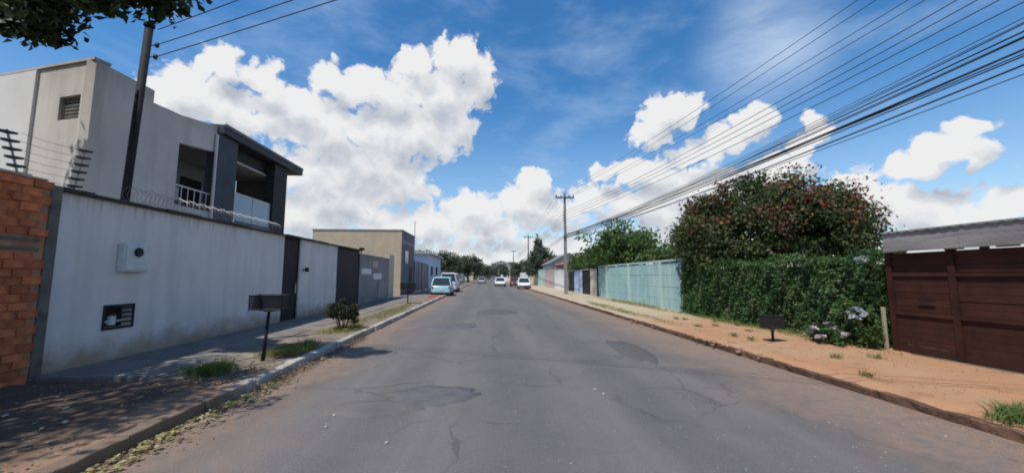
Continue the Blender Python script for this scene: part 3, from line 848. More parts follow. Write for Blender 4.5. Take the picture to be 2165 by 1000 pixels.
fence_rod(5.98, .72, -.6, 'electric fence rod with black insulators standing on the brick wall')
fence_rod(6.72, .74, .3, 'electric fence rod with black insulators above the near end of the white wall')
for k, w_ in enumerate(('lowest', 'second lowest', 'third lowest', 'third highest', 'second highest', 'topmost')):
    z = 3.08 + k * .124
    cable('fence_wire', (-6.87, 5.95, z), (-6.83, 6.74, z + .01), .02, .0035, w_ + ' thin electric fence wire between the two rods', 'electric fence wires', 6, wire_l, 3)

# ---- dark steel service post
sp = thing('service_post', 'tall dark steel electricity service post behind the white wall', 'post', loc=(-7.08, 7.78, 0))
post_m = mat('matt_black_steel', (0.016, 0.017, 0.022), (0.028, 0.028, 0.032), 5, 0.75, spec=0.15)
ptop = Vector((-7.08, 8.03, 6.78))
B().tube([(-7.08, 7.78, 0), ptop], .07, 14).build('shaft', post_m, sp, smooth=True)
B().tube([ptop, ptop + Vector((0, 0, .06))], .095, 14).build('cap', post_m, sp)
for z in (6.10, 6.36):
    yq = 7.78 + .25 * z / 6.78
    B().tube([(-7.0, yq, z), (-6.86, yq - .02, z)], .012, 6).tube([(-6.86, yq - .02, z - .05), (-6.86, yq - .02, z), (-6.86, yq - .02, z + .05)], [.03, .045, .03], 8).build('insulator', porcelain, sp)

# ---- two storey house behind the white wall
hs = thing('two_storey_house', 'grey two storey house with dark pillars and a covered balcony behind the white wall', 'house', loc=(-10, 12, 0))
HX = -8.5
B().prism_x([(8.5, 0), (10.88, 0), (10.88, 6.05), (9.97, 5.99), (9.97, 6.31), (8.5, 6.27)], HX - .2, HX).prism_x([(10.88, 5.26), (12.3, 5.46), (12.3, 6.29), (10.88, 6.05)], HX - .2, HX).prism_x([(10.88, 0), (12.3, 0), (12.3, 3.55), (10.88, 3.55)], HX - .2, HX).build('side_wall', house_paint, hs)
dv = Vector((-math.sin(R(73)), math.cos(R(73)), 0)); nv = Vector((dv.y, -dv.x, 0)); nv = -nv if nv.y < 0 else nv
P0 = Vector((HX - .001, 8.5 + .001, 0))


def front(b, u0, u1, z0, z1, out=0.0, th=.2): return b.obox(P0 + dv * u0 - nv * out + Vector((0, 0, z0)), dv * (u1 - u0), nv * th, Vector((0, 0, z1 - z0)))


b = B(); front(b, 0, .36, 0, 6.26); front(b, 1.01, 1.77, 0, 6.26); front(b, .36, 1.01, 0, 5.0); front(b, .36, 1.01, 5.54, 6.26)
b.build('front_wall', house_paint, hs)
front(B(), 1.771, 7, 0, 6.24, .06, .26).build('front_wall', house_light, hs)
front(B(), 0.0, 7, 6.275, 6.33, .04, .3).build('parapet_cap', house_paint, hs)
wnd = front(B(), .362, 1.008, 5.002, 5.538, -.12, .03).build('window', dark_glass, hs)
b = B(); front(b, .362, .41, 5.002, 5.538, -.06, .05); front(b, .96, 1.008, 5.002, 5.538, -.06, .05); front(b, .41, .96, 5.002, 5.05, -.06, .05); front(b, .41, .96, 5.49, 5.538, -.06, .05)
b.build('window_frame', conc_dark, wnd)
for k in range(5): front(B(), .412, .958, 5.075 + k * .085, 5.135 + k * .085, -.075, .02).build('louvre', conc_dark, wnd)
# body behind, kept below the parapets
B().prism_z([(HX - .25, 8.95), (HX - .25, 10.6), (-15.4, 10.7)], 0, 5.95).build('roof_deck', roof_grey, hs)
B().box(-15.3, HX - .25, 10.72, 12.28, 5.6, 5.9).build('roof_deck', roof_grey, hs)
B().box(HX - .28, HX + .08, 12.301, 13.2, 0, 6.06).build('pillar', slate, hs)
B().box(-8.297, -8.27, 12.31, 17.49, 6.30, 6.40).build('drip_edge', roof_grey, hs)
B().tube([(HX + .06, 12.22, 6.0), (HX + .06, 12.22, 0.1)], .045, 8).build('downpipe', house_light, hs)
B().box(HX - .28, HX + .05, 15.55, 16.5, 0, 6.06).build('pillar', black_paint, hs)
B().prism_y([(-13, 6.08), (-8.3, 6.08), (-8.3, 6.36), (-13, 6.5)], 12.302, 17.5).build('balcony_roof', dark_roof, hs)
B().box(-12.5, HX - .3, 12.35, 16.45, 5.55, 5.62).build('soffit', soffit, hs)
B().box(HX - .75, HX - .32, 13.21, 15.54, 5.63, 6.07).build('roof_beam', black_paint, hs)
B().box(-12.5, HX, 13.21, 15.54, 3.22, 3.42).build('balcony_floor', conc, hs)
B().box(-12.5, HX - .21, 10.9, 13.2, 3.22, 3.42).build('balcony_floor', conc, hs)
B().box(HX - .2, HX - .02, 13.21, 15.54, 0, 3.21).build('lower_wall', house_paint, hs)
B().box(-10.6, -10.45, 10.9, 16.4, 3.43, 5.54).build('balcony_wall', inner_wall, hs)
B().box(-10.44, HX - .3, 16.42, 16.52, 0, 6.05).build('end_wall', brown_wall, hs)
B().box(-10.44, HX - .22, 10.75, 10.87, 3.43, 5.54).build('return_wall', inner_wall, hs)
dr = B().box(-10.45, -10.40, 13.55, 14.45, 3.43, 5.0).build('balcony_door', black_metal, hs)
B().box(-10.40, -10.37, 14.32, 14.36, 4.15, 4.3).build('handle', rim_m, dr)
for k in range(2):
    a = 13.24 + k * 1.15
    gp = B().box(HX - .04, HX - .025, a, a + 1.12, 3.47, 4.38).build('glass_panel', glass_m, hs)
B().box(HX - .05, HX - .015, 13.21, 15.54, 4.385, 4.42).build('handrail', rim_m, hs)
B().tube([(HX - .1, 10.88, 4.12), (HX - .1, 12.3, 4.12)], .022, 8).build('handrail', white_paint, hs)
for k in range(6):
    yq = 10.98 + k * .24
    B().tube([(HX - .1, yq, 3.55), (HX - .1, yq, 4.10)], .011, 6).build('baluster', white_paint, hs)
pc = thing('balcony_chair', 'white plastic chair on the balcony behind the railing', 'chair', loc=(-9.3, 12.0, 3.42))
B().box(-9.5, -9.1, 11.85, 12.25, 3.83, 3.87).build('seat', white_paint, pc, bevel=.01)
B().box(-9.5, -9.46, 11.85, 12.25, 3.87, 4.30).build('backrest', white_paint, pc, bevel=.01)
for dx in (-9.48, -9.14):
    for dy in (11.88, 12.2): B().tube([(dx, dy, 3.42), (dx, dy, 3.83)], .018, 6).build('leg', white_paint, pc)


# ---- litter baskets on posts
def basket(label, x, y, z0, zb, w, d, h, m, lean=0.0, name='litter_basket', cat='litter basket', group=None):
    t = thing(name, label, cat, group, loc=(x, y, z0))
    B().tube([(x - lean, y, z0 - .05), (x - lean * .55, y, z0 + (zb - z0) * .4), (x, y, zb)], [.034, .028, .026], 8).build('post', m, t, smooth=True)
    B().box(x - w * .16, x + w * .16, y - .03, y + .03, zb - .035, zb).build('bracket', wire_l, t)
    r = .012
    fr = B()
    for zz in (zb + r, zb + h):
        for yy_ in (y - d / 2, y + d / 2): fr.tube([(x - w / 2, yy_, zz), (x + w / 2, yy_, zz)], r, 6)
        for xx in (x - w / 2, x + w / 2): fr.tube([(xx, y - d / 2, zz), (xx, y + d / 2, zz)], r, 6)
    for xx in (x - w / 2, x + w / 2):
        for yy_ in (y - d / 2, y + d / 2): fr.tube([(xx, yy_, zb), (xx, yy_, zb + h + .02)], r, 6)
    fr.build('rim_frame', m, t)
    for k in range(7):
        zz = zb + h * (k + .5) / 7
        s = B()
        for yy_ in (y - d / 2, y + d / 2): s.box(x - w / 2, x + w / 2, yy_ - .003, yy_ + .003, zz - h * .052, zz + h * .052)
        for xx in (x - w / 2, x + w / 2): s.box(xx - .003, xx + .003, y - d / 2 + .004, y + d / 2 - .004, zz - h * .052, zz + h * .052)
        s.build('slat', m, t)
    B().box(x - w / 2 + .01, x + w / 2 - .01, y - d / 2 + .01, y + d / 2 - .01, zb + .012, zb + .02).build('floor_mesh', m, t)
    return t


basket('black metal litter basket on a leaning post beside the pedestrian gate', -3.93, 7.34, .11, .995, .54, .30, .26, black_metal, .06)
basket('small dark litter basket on a post by the far end of the left pavement', -4.44, 22.2, .11, .85, .75, .5, .38, black_metal, .0)
rb = basket('dark rusty litter basket on a short post in front of the green hedge', 6.5, 8.55, .13, .42, .36, .28, .28, mat('rusty_dark_metal', (0.026, 0.022, 0.02), (0.016, 0.016, 0.016), 9, .8), .0)

# ---- bushes on the left verge
t = thing('garden_shrub', 'dark bushy shrub with reddish leaf tips on the left verge', 'shrub', loc=(-4.08, 11.4, .1))
b = B()
for k in range(7):
    a = k * .9; e = Vector((-4.08 + .32 * math.cos(a), 11.4 + .3 * math.sin(a), .55))
    b.tube([(-4.08 + .08 * math.cos(a), 11.4 + .08 * math.sin(a), .08), e.lerp(Vector((-4.08, 11.4, .3)), .4), e], [.018, .012, .006], 5)
b.build('stem', bark, t)
p, o, ti, i_, _c = crown_points(3400, (-4.08, 11.4, .56), (.44, .42, .33), 34, .17, -.6, .35)
link('foliage', leaf_mesh('foliage', p, o, .085, leaf_shrub, tint=ti, aspect=.42), t)


def grass(label, cx, cy, rx, ry, n, h, m, z=.11, name='grass_tuft'):
    a = NP.uniform(0, 6.283, n); r = np.sqrt(NP.uniform(0, 1, n)) * (1 + .25 * np.sin(a * 3 + cx) + .2 * np.sin(a * 7))
    k = NP.uniform(0, 1, n) < .75
    q = np.stack([cx + rx * r * np.cos(a), cy + ry * r * np.sin(a), np.full(n, z)], 1)
    cl = np.round(q[:, :2] / .13) * .13
    q[:, :2] = np.where(k[:, None], q[:, :2] * .35 + cl * .65 + NP.normal(0, .02, (n, 2)), q[:, :2])
    o = link(name, blade_mesh(name, q, h, .006, m))
    return tag(o, label, kind='stuff')


grass('yellowish grass patch beside the kerb', -3.85, 8.2, .33, .75, 2600, .11, grass_m)
grass('green grass clump on the earth verge', -4.25, 6.45, .26, .32, 1000, .14, grass_g)
grass('thin yellow grass under the shrub', -3.95, 11.3, .5, 1.0, 1500, .08, grass_m)
grass('sparse dry grass along the far verge', -4.0, 16.5, .45, 4.0, 2200, .08, grass_m)
grass('green grass tuft at the edge of the orange earth', 5.55, 3.75, .28, .22, 900, .15, grass_g, z=.10)
grass('sparse dry grass at the foot of the teal wall', 7.6, 20.0, .4, 4.5, 2500, .1, grass_m, z=.14)
grass('weeds at the foot of the hedge', 7.6, 11.0, .25, 3.4, 1500, .12, grass_g, z=.14)
for k in range(14):
    grass('small weed tuft growing on the orange earth pavement', rnd.uniform(5.5, 7.7), 4.2 + rnd.random() * 9, .07, .09, 70, .09, grass_m if k % 2 else grass_g, z=.125)
grass('thin dry grass along the far right kerb', 5.7, 17.0, .3, 5.0, 1600, .09, grass_m, z=.12)


def scatter(name, label, n, fx, fy, z, size, m, aspect=.5):
    q = np.stack([fx(n), fy(n), np.full(n, z)], 1); q[:, 2] += NP.uniform(0, .014, n)
    o = link(name, leaf_mesh(name, q, np.tile([0, 0, 1.0], (n, 1)), size, m, aspect=aspect, up=1.2, jitter=.45))
    return tag(o, label, kind='stuff')


scatter('fallen_leaves', 'yellow green fallen leaves gathered in the left gutter', 650, lambda n: -3.26 + np.abs(NP.normal(0, .15, n)), lambda n: NP.uniform(2.4, 6.4, n) ** 1.0, .02, .065, fallen_m)
scatter('fallen_leaves', 'fallen leaves in the left gutter beside the grass', 900, lambda n: -3.27 + np.abs(NP.normal(0, .10, n)), lambda n: NP.uniform(6.2, 10.5, n), .014, .05, brown_leaf)
scatter('fallen_leaves', 'brown dead leaves on the left verge', 500, lambda n: NP.normal(-3.95, .3, n), lambda n: NP.normal(6.3, .45, n), .125, .05, brown_leaf)
scatter('fallen_leaves', 'dead leaves strewn over the dark soil', 700, lambda n: NP.uniform(-7, -3.6, n), lambda n: NP.uniform(2.4, 6.2, n), .14, .05, brown_leaf)

# pebbles and scraps
pb = []
for k in range(4):
    b = B(); n = 7
    ring = lambda z, r: [(r * math.cos(2 * math.pi * j / n) * rnd.uniform(.8, 1.2), r * math.sin(2 * math.pi * j / n) * rnd.uniform(.7, 1.1), z) for j in range(n)]
    vs = ring(-.2, .75) + ring(.25, 1.0) + ring(.7, .6) + [(0, 0, .85)]
    fs = [(a * n + j, a * n + (j + 1) % n, a * n + n + (j + 1) % n, a * n + n + j) for a in (0, 1) for j in range(n)] + [(2 * n + j, 2 * n + (j + 1) % n, 3 * n) for j in range(n)]
    pb.append(b.add(vs, fs).mesh('pebble', pebble_m, True))


rubble_m = mat('earthy_rubble', (0.36, 0.22, 0.14), (0.23, 0.135, 0.085), 8, .95, .5, 30, vary=.3)
rb_ = []
for me in pb:
    m2 = me.copy(); m2.name = 'rubble_stone'; m2.materials.clear(); m2.materials.append(rubble_m); rb_.append(m2)


def pebble(x, y, z, s, label, name='pebble', group='stones lying about'):
    o = link(name, (rb_ if name == 'rubble_stone' else pb)[rnd.randrange(4)]); o.location = (x, y, z); o.scale = (s, s * .9, s * .7); o.rotation_euler.z = rnd.uniform(0, 6)
    tag(o, label, 'stone', group)


for x, y, s in [(-5.5, 4.6, .04), (-5.15, 4.65, .03), (-4.75, 4.85, .045), (-5.9, 4.9, .035), (-4.3, 4.4, .035), (-5.3, 5.3, .03)]:
    pebble(x, y, .115, s, 'pale stone lying on the dark soil in the tree shade', group='stones on the dark soil')
for x, y, s in [(1.52, 5.5, .030), (1.58, 5.3, .024), (-1.75, 4.75, .022), (-1.7, 4.4, .024), (-.95, 3.95, .024)]:
    pebble(x, y, road_z(x, y) + .004, s, 'small pale pebble lying on the asphalt', group='pebbles on the asphalt')
for k in range(26):
    y = 6.3 + rnd.random() * 3.0
    pebble(5.12 + rnd.uniform(-.12, .45), y, .05 + rnd.uniform(0, .06), rnd.uniform(.03, .07), 'rough rubble stone along the broken right kerb', 'rubble_stone', 'rubble along the right kerb')
for k in range(16):
    pebble(5.0 + rnd.uniform(-.1, .3), 11.5 + rnd.random() * 4, .03 + rnd.uniform(0, .05), rnd.uniform(.03, .06), 'pale rubble stone on the far part of the right kerb', 'rubble_stone', 'rubble along the far right kerb')

def gravel(label, n, fx, fy, fz, smin, smax, m):
    b = B()
    for _ in range(n):
        x, y = fx(), fy(); s_ = rnd.uniform(smin, smax) * (1 if rnd.random() < .85 else 1.8); z = fz(x, y)
        a = rnd.uniform(0, 6.28); q = [(x + s_ * math.cos(a + k * 2.09), y + s_ * math.sin(a + k * 2.09) * rnd.uniform(.7, 1.2), z - s_ * .3) for k in range(3)]
        b.add(q + [(x + rnd.uniform(-.3, .3) * s_, y, z + s_ * rnd.uniform(.5, .9))], [(0, 1, 3), (1, 2, 3), (2, 0, 3)])
    tag(b.build('gravel', m), label, kind='stuff')


gravel('loose stones strewn over the orange earth pavement', 1500, lambda: rnd.uniform(5.4, 8.0), lambda: 3 + 16 * rnd.random() ** 1.4, lambda x, y: .128 + .012 * (x - 5.26), .004, .012, rubble_m)
gravel('grit gathered along the right edge of the asphalt', 1500, lambda: 5.1 - abs(rnd.gauss(0, .35)), lambda: 3 + 15 * rnd.random() ** 1.3, lambda x, y: road_z(x, y) + .003, .005, .014, rubble_m)
gravel('grit along the left gutter', 900, lambda: -3.28 + abs(rnd.gauss(0, .3)), lambda: 2.5 + 12 * rnd.random() ** 1.3, lambda x, y: road_z(x, y) + .003, .005, .013, rubble_m)
gravel('loose chippings scattered over the asphalt', 900, lambda: rnd.uniform(-3, 5), lambda: 2.6 + 9 * rnd.random() ** 1.3, lambda x, y: road_z(x, y) + .002, .004, .009, pebble_m)

# ---- overhanging tree at the upper left, trunk outside the picture
tt, _ = tree('shade_tree', 'dark leafy tree whose canopy hangs over the near left pavement', (-7.9, 1.6, .05), 3.2, (-7.6, 3.2, 5.9), (2.4, 2.2, 1.3), 9000, .15, leaf_shade, 110, .2, spread=.13, low=-.95, shell=.4, limbs=10, rough=.08)
pp, oo, tti = [], [], []
for (c_, r_, n_) in (((-6.4, 6.25, 6.55), (1.4, .5, 1.0), 4200), ((-8.3, 6.9, 6.5), (1.4, .5, .95), 4000), ((-9.8, 7.1, 6.7), (1.2, .5, .9), 1500), ((-5.5, 6.1, 7.0), (.9, .45, .75), 1700)):
    p, o, ti, i_, _c = crown_points(n_, c_, r_, 46, .16, -.95, .35, .12)
    pp.append(p); oo.append(o); tti.append(ti)
link('crown', leaf_mesh('crown', np.concatenate(pp), np.concatenate(oo), .18, leaf_shade, tint=np.concatenate(tti), aspect=.5), tt)
b = B()
for e in ((-6.3, 6.2, 6.7), (-8.3, 6.8, 6.6), (-9.7, 7.0, 6.8), (-5.5, 6.1, 7.1)):
    b.tube([(-7.85, 1.7, 3.1), Vector((-7.85, 1.7, 3.9)).lerp(Vector(e), .45) + Vector((0, 0, .5)), e], [.1, .06, .015], 6)
b.build('limb', bark, tt, smooth=True)

# ---- further left: grey wall, tan building, dark fence, pale house
gw = thing('plastered_wall', 'shabby grey plastered wall with two white plates beyond the garage gate', 'wall', loc=(-6.85, 24, 0))
B().box(-6.95, WX, 21.0, 27.0, 0, 2.75).build('wall_panel', grey_render, gw)
B().box(-7.0, WX + .05, 21.0, 27.0, 2.751, 2.81).build('coping', conc, gw)
B().box(-7.0, WX + .04, 27.001, 28.4, 0, 3.1).build('pillar', cream_paint, gw)
for (y0, y1, z0, z1) in ((21.3, 23.0, 1.72, 2.02), (23.5, 25.2, 1.42, 1.78)):
    B().box(WX + .001, WX + .02, y0, y1, z0, z1).build('plate', white_paint, gw)
B().box(WX + .001, WX + .03, 24.6, 26.2, .2, 1.2).build('worn_patch', conc, gw)
B().box(WX + .001, WX + .02, 23.3, 24.4, 2.1, 2.5).build('plate', pink_paint, gw)
b = B()
for k in range(20): b.tube([(-6.85, 21.3 + k * .3, 2.8), (-6.85 + rnd.uniform(-.1, .1), 21.3 + k * .3 + rnd.uniform(-.1, .1), 3.0 + rnd.uniform(0, .12))], .008, 4)
b.build('spike', wire_l, gw)['kind'] = 'stuff'
sc_ = thing('security_camera', 'small dark security camera above the grey plastered wall', 'camera', loc=(-6.8, 21.3, 2.8))
B().tube([(-6.8, 21.3, 2.81), (-6.8, 21.3, 3.0)], .02, 6).build('arm', black_metal, sc_)
B().box(-6.88, -6.7, 21.15, 21.55, 3.0, 3.14).build('housing', black_metal, sc_, bevel=.02)

tb = thing('flat_roofed_building', 'boxy tan building with a flat roof and its shaded street side coloured grey', 'building', loc=(-9.5, 33, 0))
B().box(-13.6, -6.76, 30.8, 30.98, 0, 5.2).build('front_wall', tan_paint, tb)
B().box(-6.94, -6.755, 30.981, 36.2, 0, 5.18).build('side_wall', shade_fence_grey, tb)  # this side's shade is put into its dark grey colour
B().box(-13.65, -6.70, 30.75, 36.25, 5.201, 5.28).build('roof', conc, tb)
B().box(-13.6, -6.95, 36.0, 36.19, 0, 5.19).build('rear_wall', tan_paint, tb)
B().box(-6.754, -6.70, 32.0, 33.3, 2.6, 3.7).build('window', dark_glass, tb)
B().box(-6.754, -6.71, 34.2, 35.3, .12, 2.4).build('door', black_metal, tb)
B().box(-6.752, -6.72, 30.985, 36.15, 4.2, 4.5).build('band', grey_render, tb)

fl = thing('metal_fence', 'dark grey metal fence beside the parked pale blue car', 'fence', loc=(-6.75, 41, 0))
for k in range(22):
    B().box(-6.80, -6.74, 36.3 + k * .40, 36.3 + k * .40 + .375, .15, 3.0 + rnd.uniform(-.02, .02)).build('panel', [shade_fence_grey, conc, grey_render][k % 3] if k % 5 else black_metal, fl)
B().box(-6.86, -6.805, 36.3, 45.1, 2.7, 2.8).build('rail', black_metal, fl)
ph = thing('pale_house', 'pale blue white house beyond the metal fence', 'house', loc=(-10, 50, 0))
B().box(-14, -6.9, 46, 58, 0, 4.2).build('wall', pale_blue, ph)
rf = B().prism_y([(-14.4, 4.201), (-6.5, 4.201), (-6.6, 4.35), (-10.4, 5.0), (-14.3, 4.35)], 45.6, 58.4).build('roof', conc, ph)
for yq in (48, 52.5): 
    f = B().box(-6.899, -6.85, yq, yq + 1.6, 1.6, 2.8).build('window', dark_glass, ph)
B().box(-11.5, -9.5, 45.95, 45.999, 1.6, 2.9).build('window', dark_glass, ph)
rr = thing('red_ramp', 'red painted wooden ramp over the kerb near the pale blue car', 'ramp', loc=(-3.6, 28.3, 0))
B().prism_y([(-4.15, .10), (-4.15, .2), (-3.2, .06), (-3.2, .0)], 28.0, 29.2).build('ramp_board', red_paint, rr)


# ------------------------------------------------------------------ cars
def car(name, label, x, y, heading, body, length=3.9, width=1.68, height=1.5, style='hatch', group=None, cat='car'):
    t = thing(name, label, cat, group, loc=(0, 0, 0))
    L2, W2, H_ = length / 2, width / 2, height
    bz = H_ * .58
    # lower body: stations along +Y (front)
    st = [(-L2, .62, .80, .34), (-L2 + .08, .93, .92, .26), (-L2 * .72, 1.0, 1.0, .20), (-.2, 1.0, 1.0, .19), (L2 * .45, 1.0, .98, .19), (L2 * .8, .97, .84, .20), (L2 - .1, .86, .72, .26), (L2, .62, .62, .34)]
    vs = []; ns = 10
    for (yy_, wf, hf, z0) in st:
        w = W2 * wf; zt = bz * hf if style != 'van' else bz * max(hf, .9)
        vs += [(-w * .82, yy_, z0), (-w * .98, yy_, z0 + .1), (-w, yy_, (z0 + zt) / 2 + .05), (-w * .97, yy_, zt - .08), (-w * .88, yy_, zt),
               (w * .88, yy_, zt), (w * .97, yy_, zt - .08), (w, yy_, (z0 + zt) / 2 + .05), (w * .98, yy_, z0 + .1), (w * .82, yy_, z0)]
    fs = [(i * ns + k, i * ns + (k + 1) % ns, (i + 1) * ns + (k + 1) % ns, (i + 1) * ns + k) for i in range(len(st) - 1) for k in range(ns)]
    fs += [tuple(range(ns - 1, -1, -1)), tuple((len(st) - 1) * ns + k for k in range(ns))]
    B().add(vs, fs).build('body', body, t, smooth=True, bevel=.02)
    yb0, yt0 = {'hatch': (-L2 + .12, -L2 + .42), 'van': (-L2 + .04, -L2 + .14), 'sedan': (-L2 * .72, -L2 * .42)}[style]
    yb1, yt1 = {'hatch': (L2 * .52, L2 * .08), 'van': (L2 * .78, L2 * .45), 'sedan': (L2 * .50, L2 * .06)}[style]
    gw_, rw = W2 * .90, W2 * .72
    z0, z1 = bz - .03, H_ - .07
    vs = [(-gw_, yb0, z0), (gw_, yb0, z0), (gw_, yb1, z0), (-gw_, yb1, z0), (-rw, yt0, z1), (rw, yt0, z1), (rw, yt1, z1), (-rw, yt1, z1)]
    B().add(vs, [(0, 1, 5, 4), (1, 2, 6, 5), (2, 3, 7, 6), (3, 0, 4, 7), (4, 5, 6, 7)]).build('window_glass', dark_glass, t)
    rv = [(-rw - .03, yt0 - .06, z1 - .01), (rw + .03, yt0 - .06, z1 - .01), (rw + .03, yt1 + .05, z1 - .01), (-rw - .03, yt1 + .05, z1 - .01), (-rw * .85, yt0 + .1, H_), (rw * .85, yt0 + .1, H_), (rw * .85, yt1 - .1, H_), (-rw * .85, yt1 - .1, H_)]
    B().add(rv, [(3, 2, 1, 0), (0, 1, 5, 4), (1, 2, 6, 5), (2, 3, 7, 6), (3, 0, 4, 7), (4, 5, 6, 7)]).build('roof', body, t, smooth=False, bevel=.03)
    for s in (-1, 1):
        for (a, c) in ((yb0, yt0), (yb1, yt1)): B().tube([(s * gw_, a, z0), (s * rw, c, z1)], .045, 6).build('pillar', body, t)
        B().tube([(s * (gw_ + .005), -.05, z0), (s * (rw + .005), -.05, z1)], .035, 6).build('pillar', body, t)
    wr = .30
    for s in (-1, 1):
        for yy_ in (-L2 * .62, L2 * .64):
            w = B().tube([(s * (W2 - .17), yy_, wr), (s * (W2 - .16), yy_, wr), (s * (W2 + .005), yy_, wr), (s * (W2 + .012), yy_, wr)], [wr * .9, wr, wr, wr * .88], 18).build('wheel', tyre_m, t)
            B().tube([(s * (W2 + .013), yy_, wr), (s * (W2 + .02), yy_, wr)], wr * .6, 14).build('rim', rim_m, w)
        B().box(s * W2 * .72 - .14, s * W2 * .72 + .14, -L2 + .03, -L2 + .10, bz * .62, bz * .86).build('tail_light', lamp_red, t, bevel=.01)
        B().box(s * W2 * .66 - .15, s * W2 * .66 + .15, L2 - .13, L2 - .03, bz * .52, bz * .70).build('headlight', lamp_clear, t, bevel=.01)
        B().box(s * (W2 + .09) - .08, s * (W2 + .09) + .08, L2 * .42, L2 * .48, bz + .02, bz + .14).build('mirror', body, t, bevel=.01)
    B().box(-W2 * .8, W2 * .8, -L2 - .04, -L2 + .06, .33, .48).build('rear_bumper', body, t, bevel=.02)
    B().box(-W2 * .8, W2 * .8, L2 - .06, L2 + .04, .30, .45).build('front_bumper', black_metal, t, bevel=.02)
    B().box(-.2, .2, -L2 - .052, -L2 - .041, .52, .63).build('number_plate', white_paint, t)
    t.location = (x, y, 0); t.rotation_euler.z = heading
    del t['_base']
    return t


car('parked_car', 'pale blue hatchback parked at the left kerb by the metal fence', -3.75, 33.4, R(2), car_blue, 3.7, 1.72, 1.55)
car('parked_van', 'white van parked ahead of the pale blue hatchback', -3.9, 41.5, R(0), car_white, 4.4, 1.8, 1.95, 'van', cat='van')
car('moving_car', 'white car coming down the middle of the road', 2.1, 62, R(180), car_white, 4.0, 1.7, 1.45, 'sedan')
car('parked_car', 'white roofed hatchback parked nearest on the right kerb', 4.75, 50, R(178), car_white, 3.8, 1.65, 1.45)
car('parked_car', 'dark red car parked behind the white hatchback on the right', 4.5, 61, R(180), car_red, 4.0, 1.7, 1.45, 'sedan')
car('distant_car', 'silver car far down the road on the left lane', -1.2, 88, 0, car_grey, 4.0, 1.7, 1.45, 'hatch')

# ================================================================== RIGHT SIDE
# ---- brown gate with a grey canopy
gt = thing('driveway_gate', 'wide dark brown sliding gate of horizontal boards at the right edge', 'gate', loc=(8.1, 5.2, .2))
GX = 8.1
for (y0, y1) in ((6.27, 7.22), (2.4, 6.17)):
    z = .30; k = 0
    while z < 1.95:
        h = .125
        B().box(GX - .012 + rnd.uniform(-.006, .006), GX + .02, y0 + rnd.uniform(0, .01), y1 - rnd.uniform(0, .01), z, z + h - .004).build('board', gate_brown, gt)
        z += h
for y in (7.22, 6.17, 2.3):
    B().box(GX - .05, GX + .05, y, y + .10, .15, 2.06).build('post', gate_brown, gt)
B().box(GX - .035, GX + .03, 2.4, 6.17, 1.965, 2.03).build('rail', gate_brown, gt)
B().box(GX - .035, GX + .03, 6.27, 7.22, 1.965, 2.03).build('rail', gate_brown, gt)
for z in (.86, 1.60):
    B().box(GX - .045, GX - .022, 2.4, 6.17, z, z + .05).build('rail', gate_brown, gt)
    B().box(GX - .045, GX - .022, 6.27, 7.22, z, z + .05).build('rail', gate_brown, gt)
for (y0, y1) in ((2.4, 3.4), (4.35, 4.75), (5.35, 5.6), (6.05, 6.3), (6.95, 7.32)):
    B().box(GX - .03, GX + .03, y0, y1, 2.061, 2.10).build('wall_plate', roof_grey, gt)
B().box(GX + .024, GX + .03, 2.4, 7.2, .3, 1.96).build('backing_sheet', gate_brown, gt)
B().box(GX - .06, GX - .046, 6.50, 6.78, 1.14, 1.17).build('handle', black_metal, gt)
B().box(GX - .10, GX + .15, 2.3, 7.3, -.02, .145).build('sill_beam', conc_dark, gt)
B().box(GX - .03, GX + .03, 2.4, 7.22, .146, .29).build('bottom_rail', gate_brown, gt)

cn = thing('gate_canopy', 'weathered grey fibre cement canopy roof above the brown gate', 'canopy', loc=(8.4, 5, 2.1))
xs0, xs1 = 7.93, 10.4
b = B(); n = 90; vs = []; fs = []
for i in range(n + 1):
    y = 2.2 + (7.25 - 2.2) * i / n; dz = .012 * math.cos(i * math.pi * 2 / 3)
    vs += [(xs0, y, 2.452 + dz), (xs1, y, 2.66 + dz), (xs1, y, 2.645 + dz), (xs0, y, 2.437 + dz)]
for i in range(n):
    for q in range(4): fs.append((i * 4 + q, i * 4 + (q + 1) % 4, i * 4 + 4 + (q + 1) % 4, i * 4 + 4 + q))
fs += [(3, 2, 1, 0), tuple(n * 4 + q for q in range(4))]
b.add(vs, fs); b.build('corrugated_sheet', roof_grey, cn)
fas = mat('grey_fascia', (0.30, 0.285, 0.275), (0.16, 0.15, 0.145), 2.2, .9, .3, 18, stretch=(1, .35, 2.5))
for k in range(4):
    B().box(7.95 - .006 * (k % 2), 8.01, 2.2 + k * 1.26, 2.2 + k * 1.26 + 1.256, 2.078, 2.29).build('fascia_board', fas, cn)
    B().box(7.955 + .006 * (k % 2), 8.012, 2.2 + k * 1.26, 2.2 + k * 1.26 + 1.256, 2.294, 2.475).build('fascia_board', fas, cn)
for y in (2.6, 4.1, 5.6, 7.15):
    B().box(8.02, 10.3, y, y + .06, 2.26, 2.36).build('rafter', wood_dark, cn)
for y in (2.35, 7.24):
    B().box(10.2, 10.3, y, y + .1, 0, 2.25).build('support_post', wood_dark, cn)
hw = thing('courtyard_wall', 'pale wall glimpsed through the gap over the brown gate', 'wall', loc=(12.4, 5, 0))
B().box(11.3, 11.5, 0, 7, 0, 2.45).build('wall_panel', white_paint, hw)

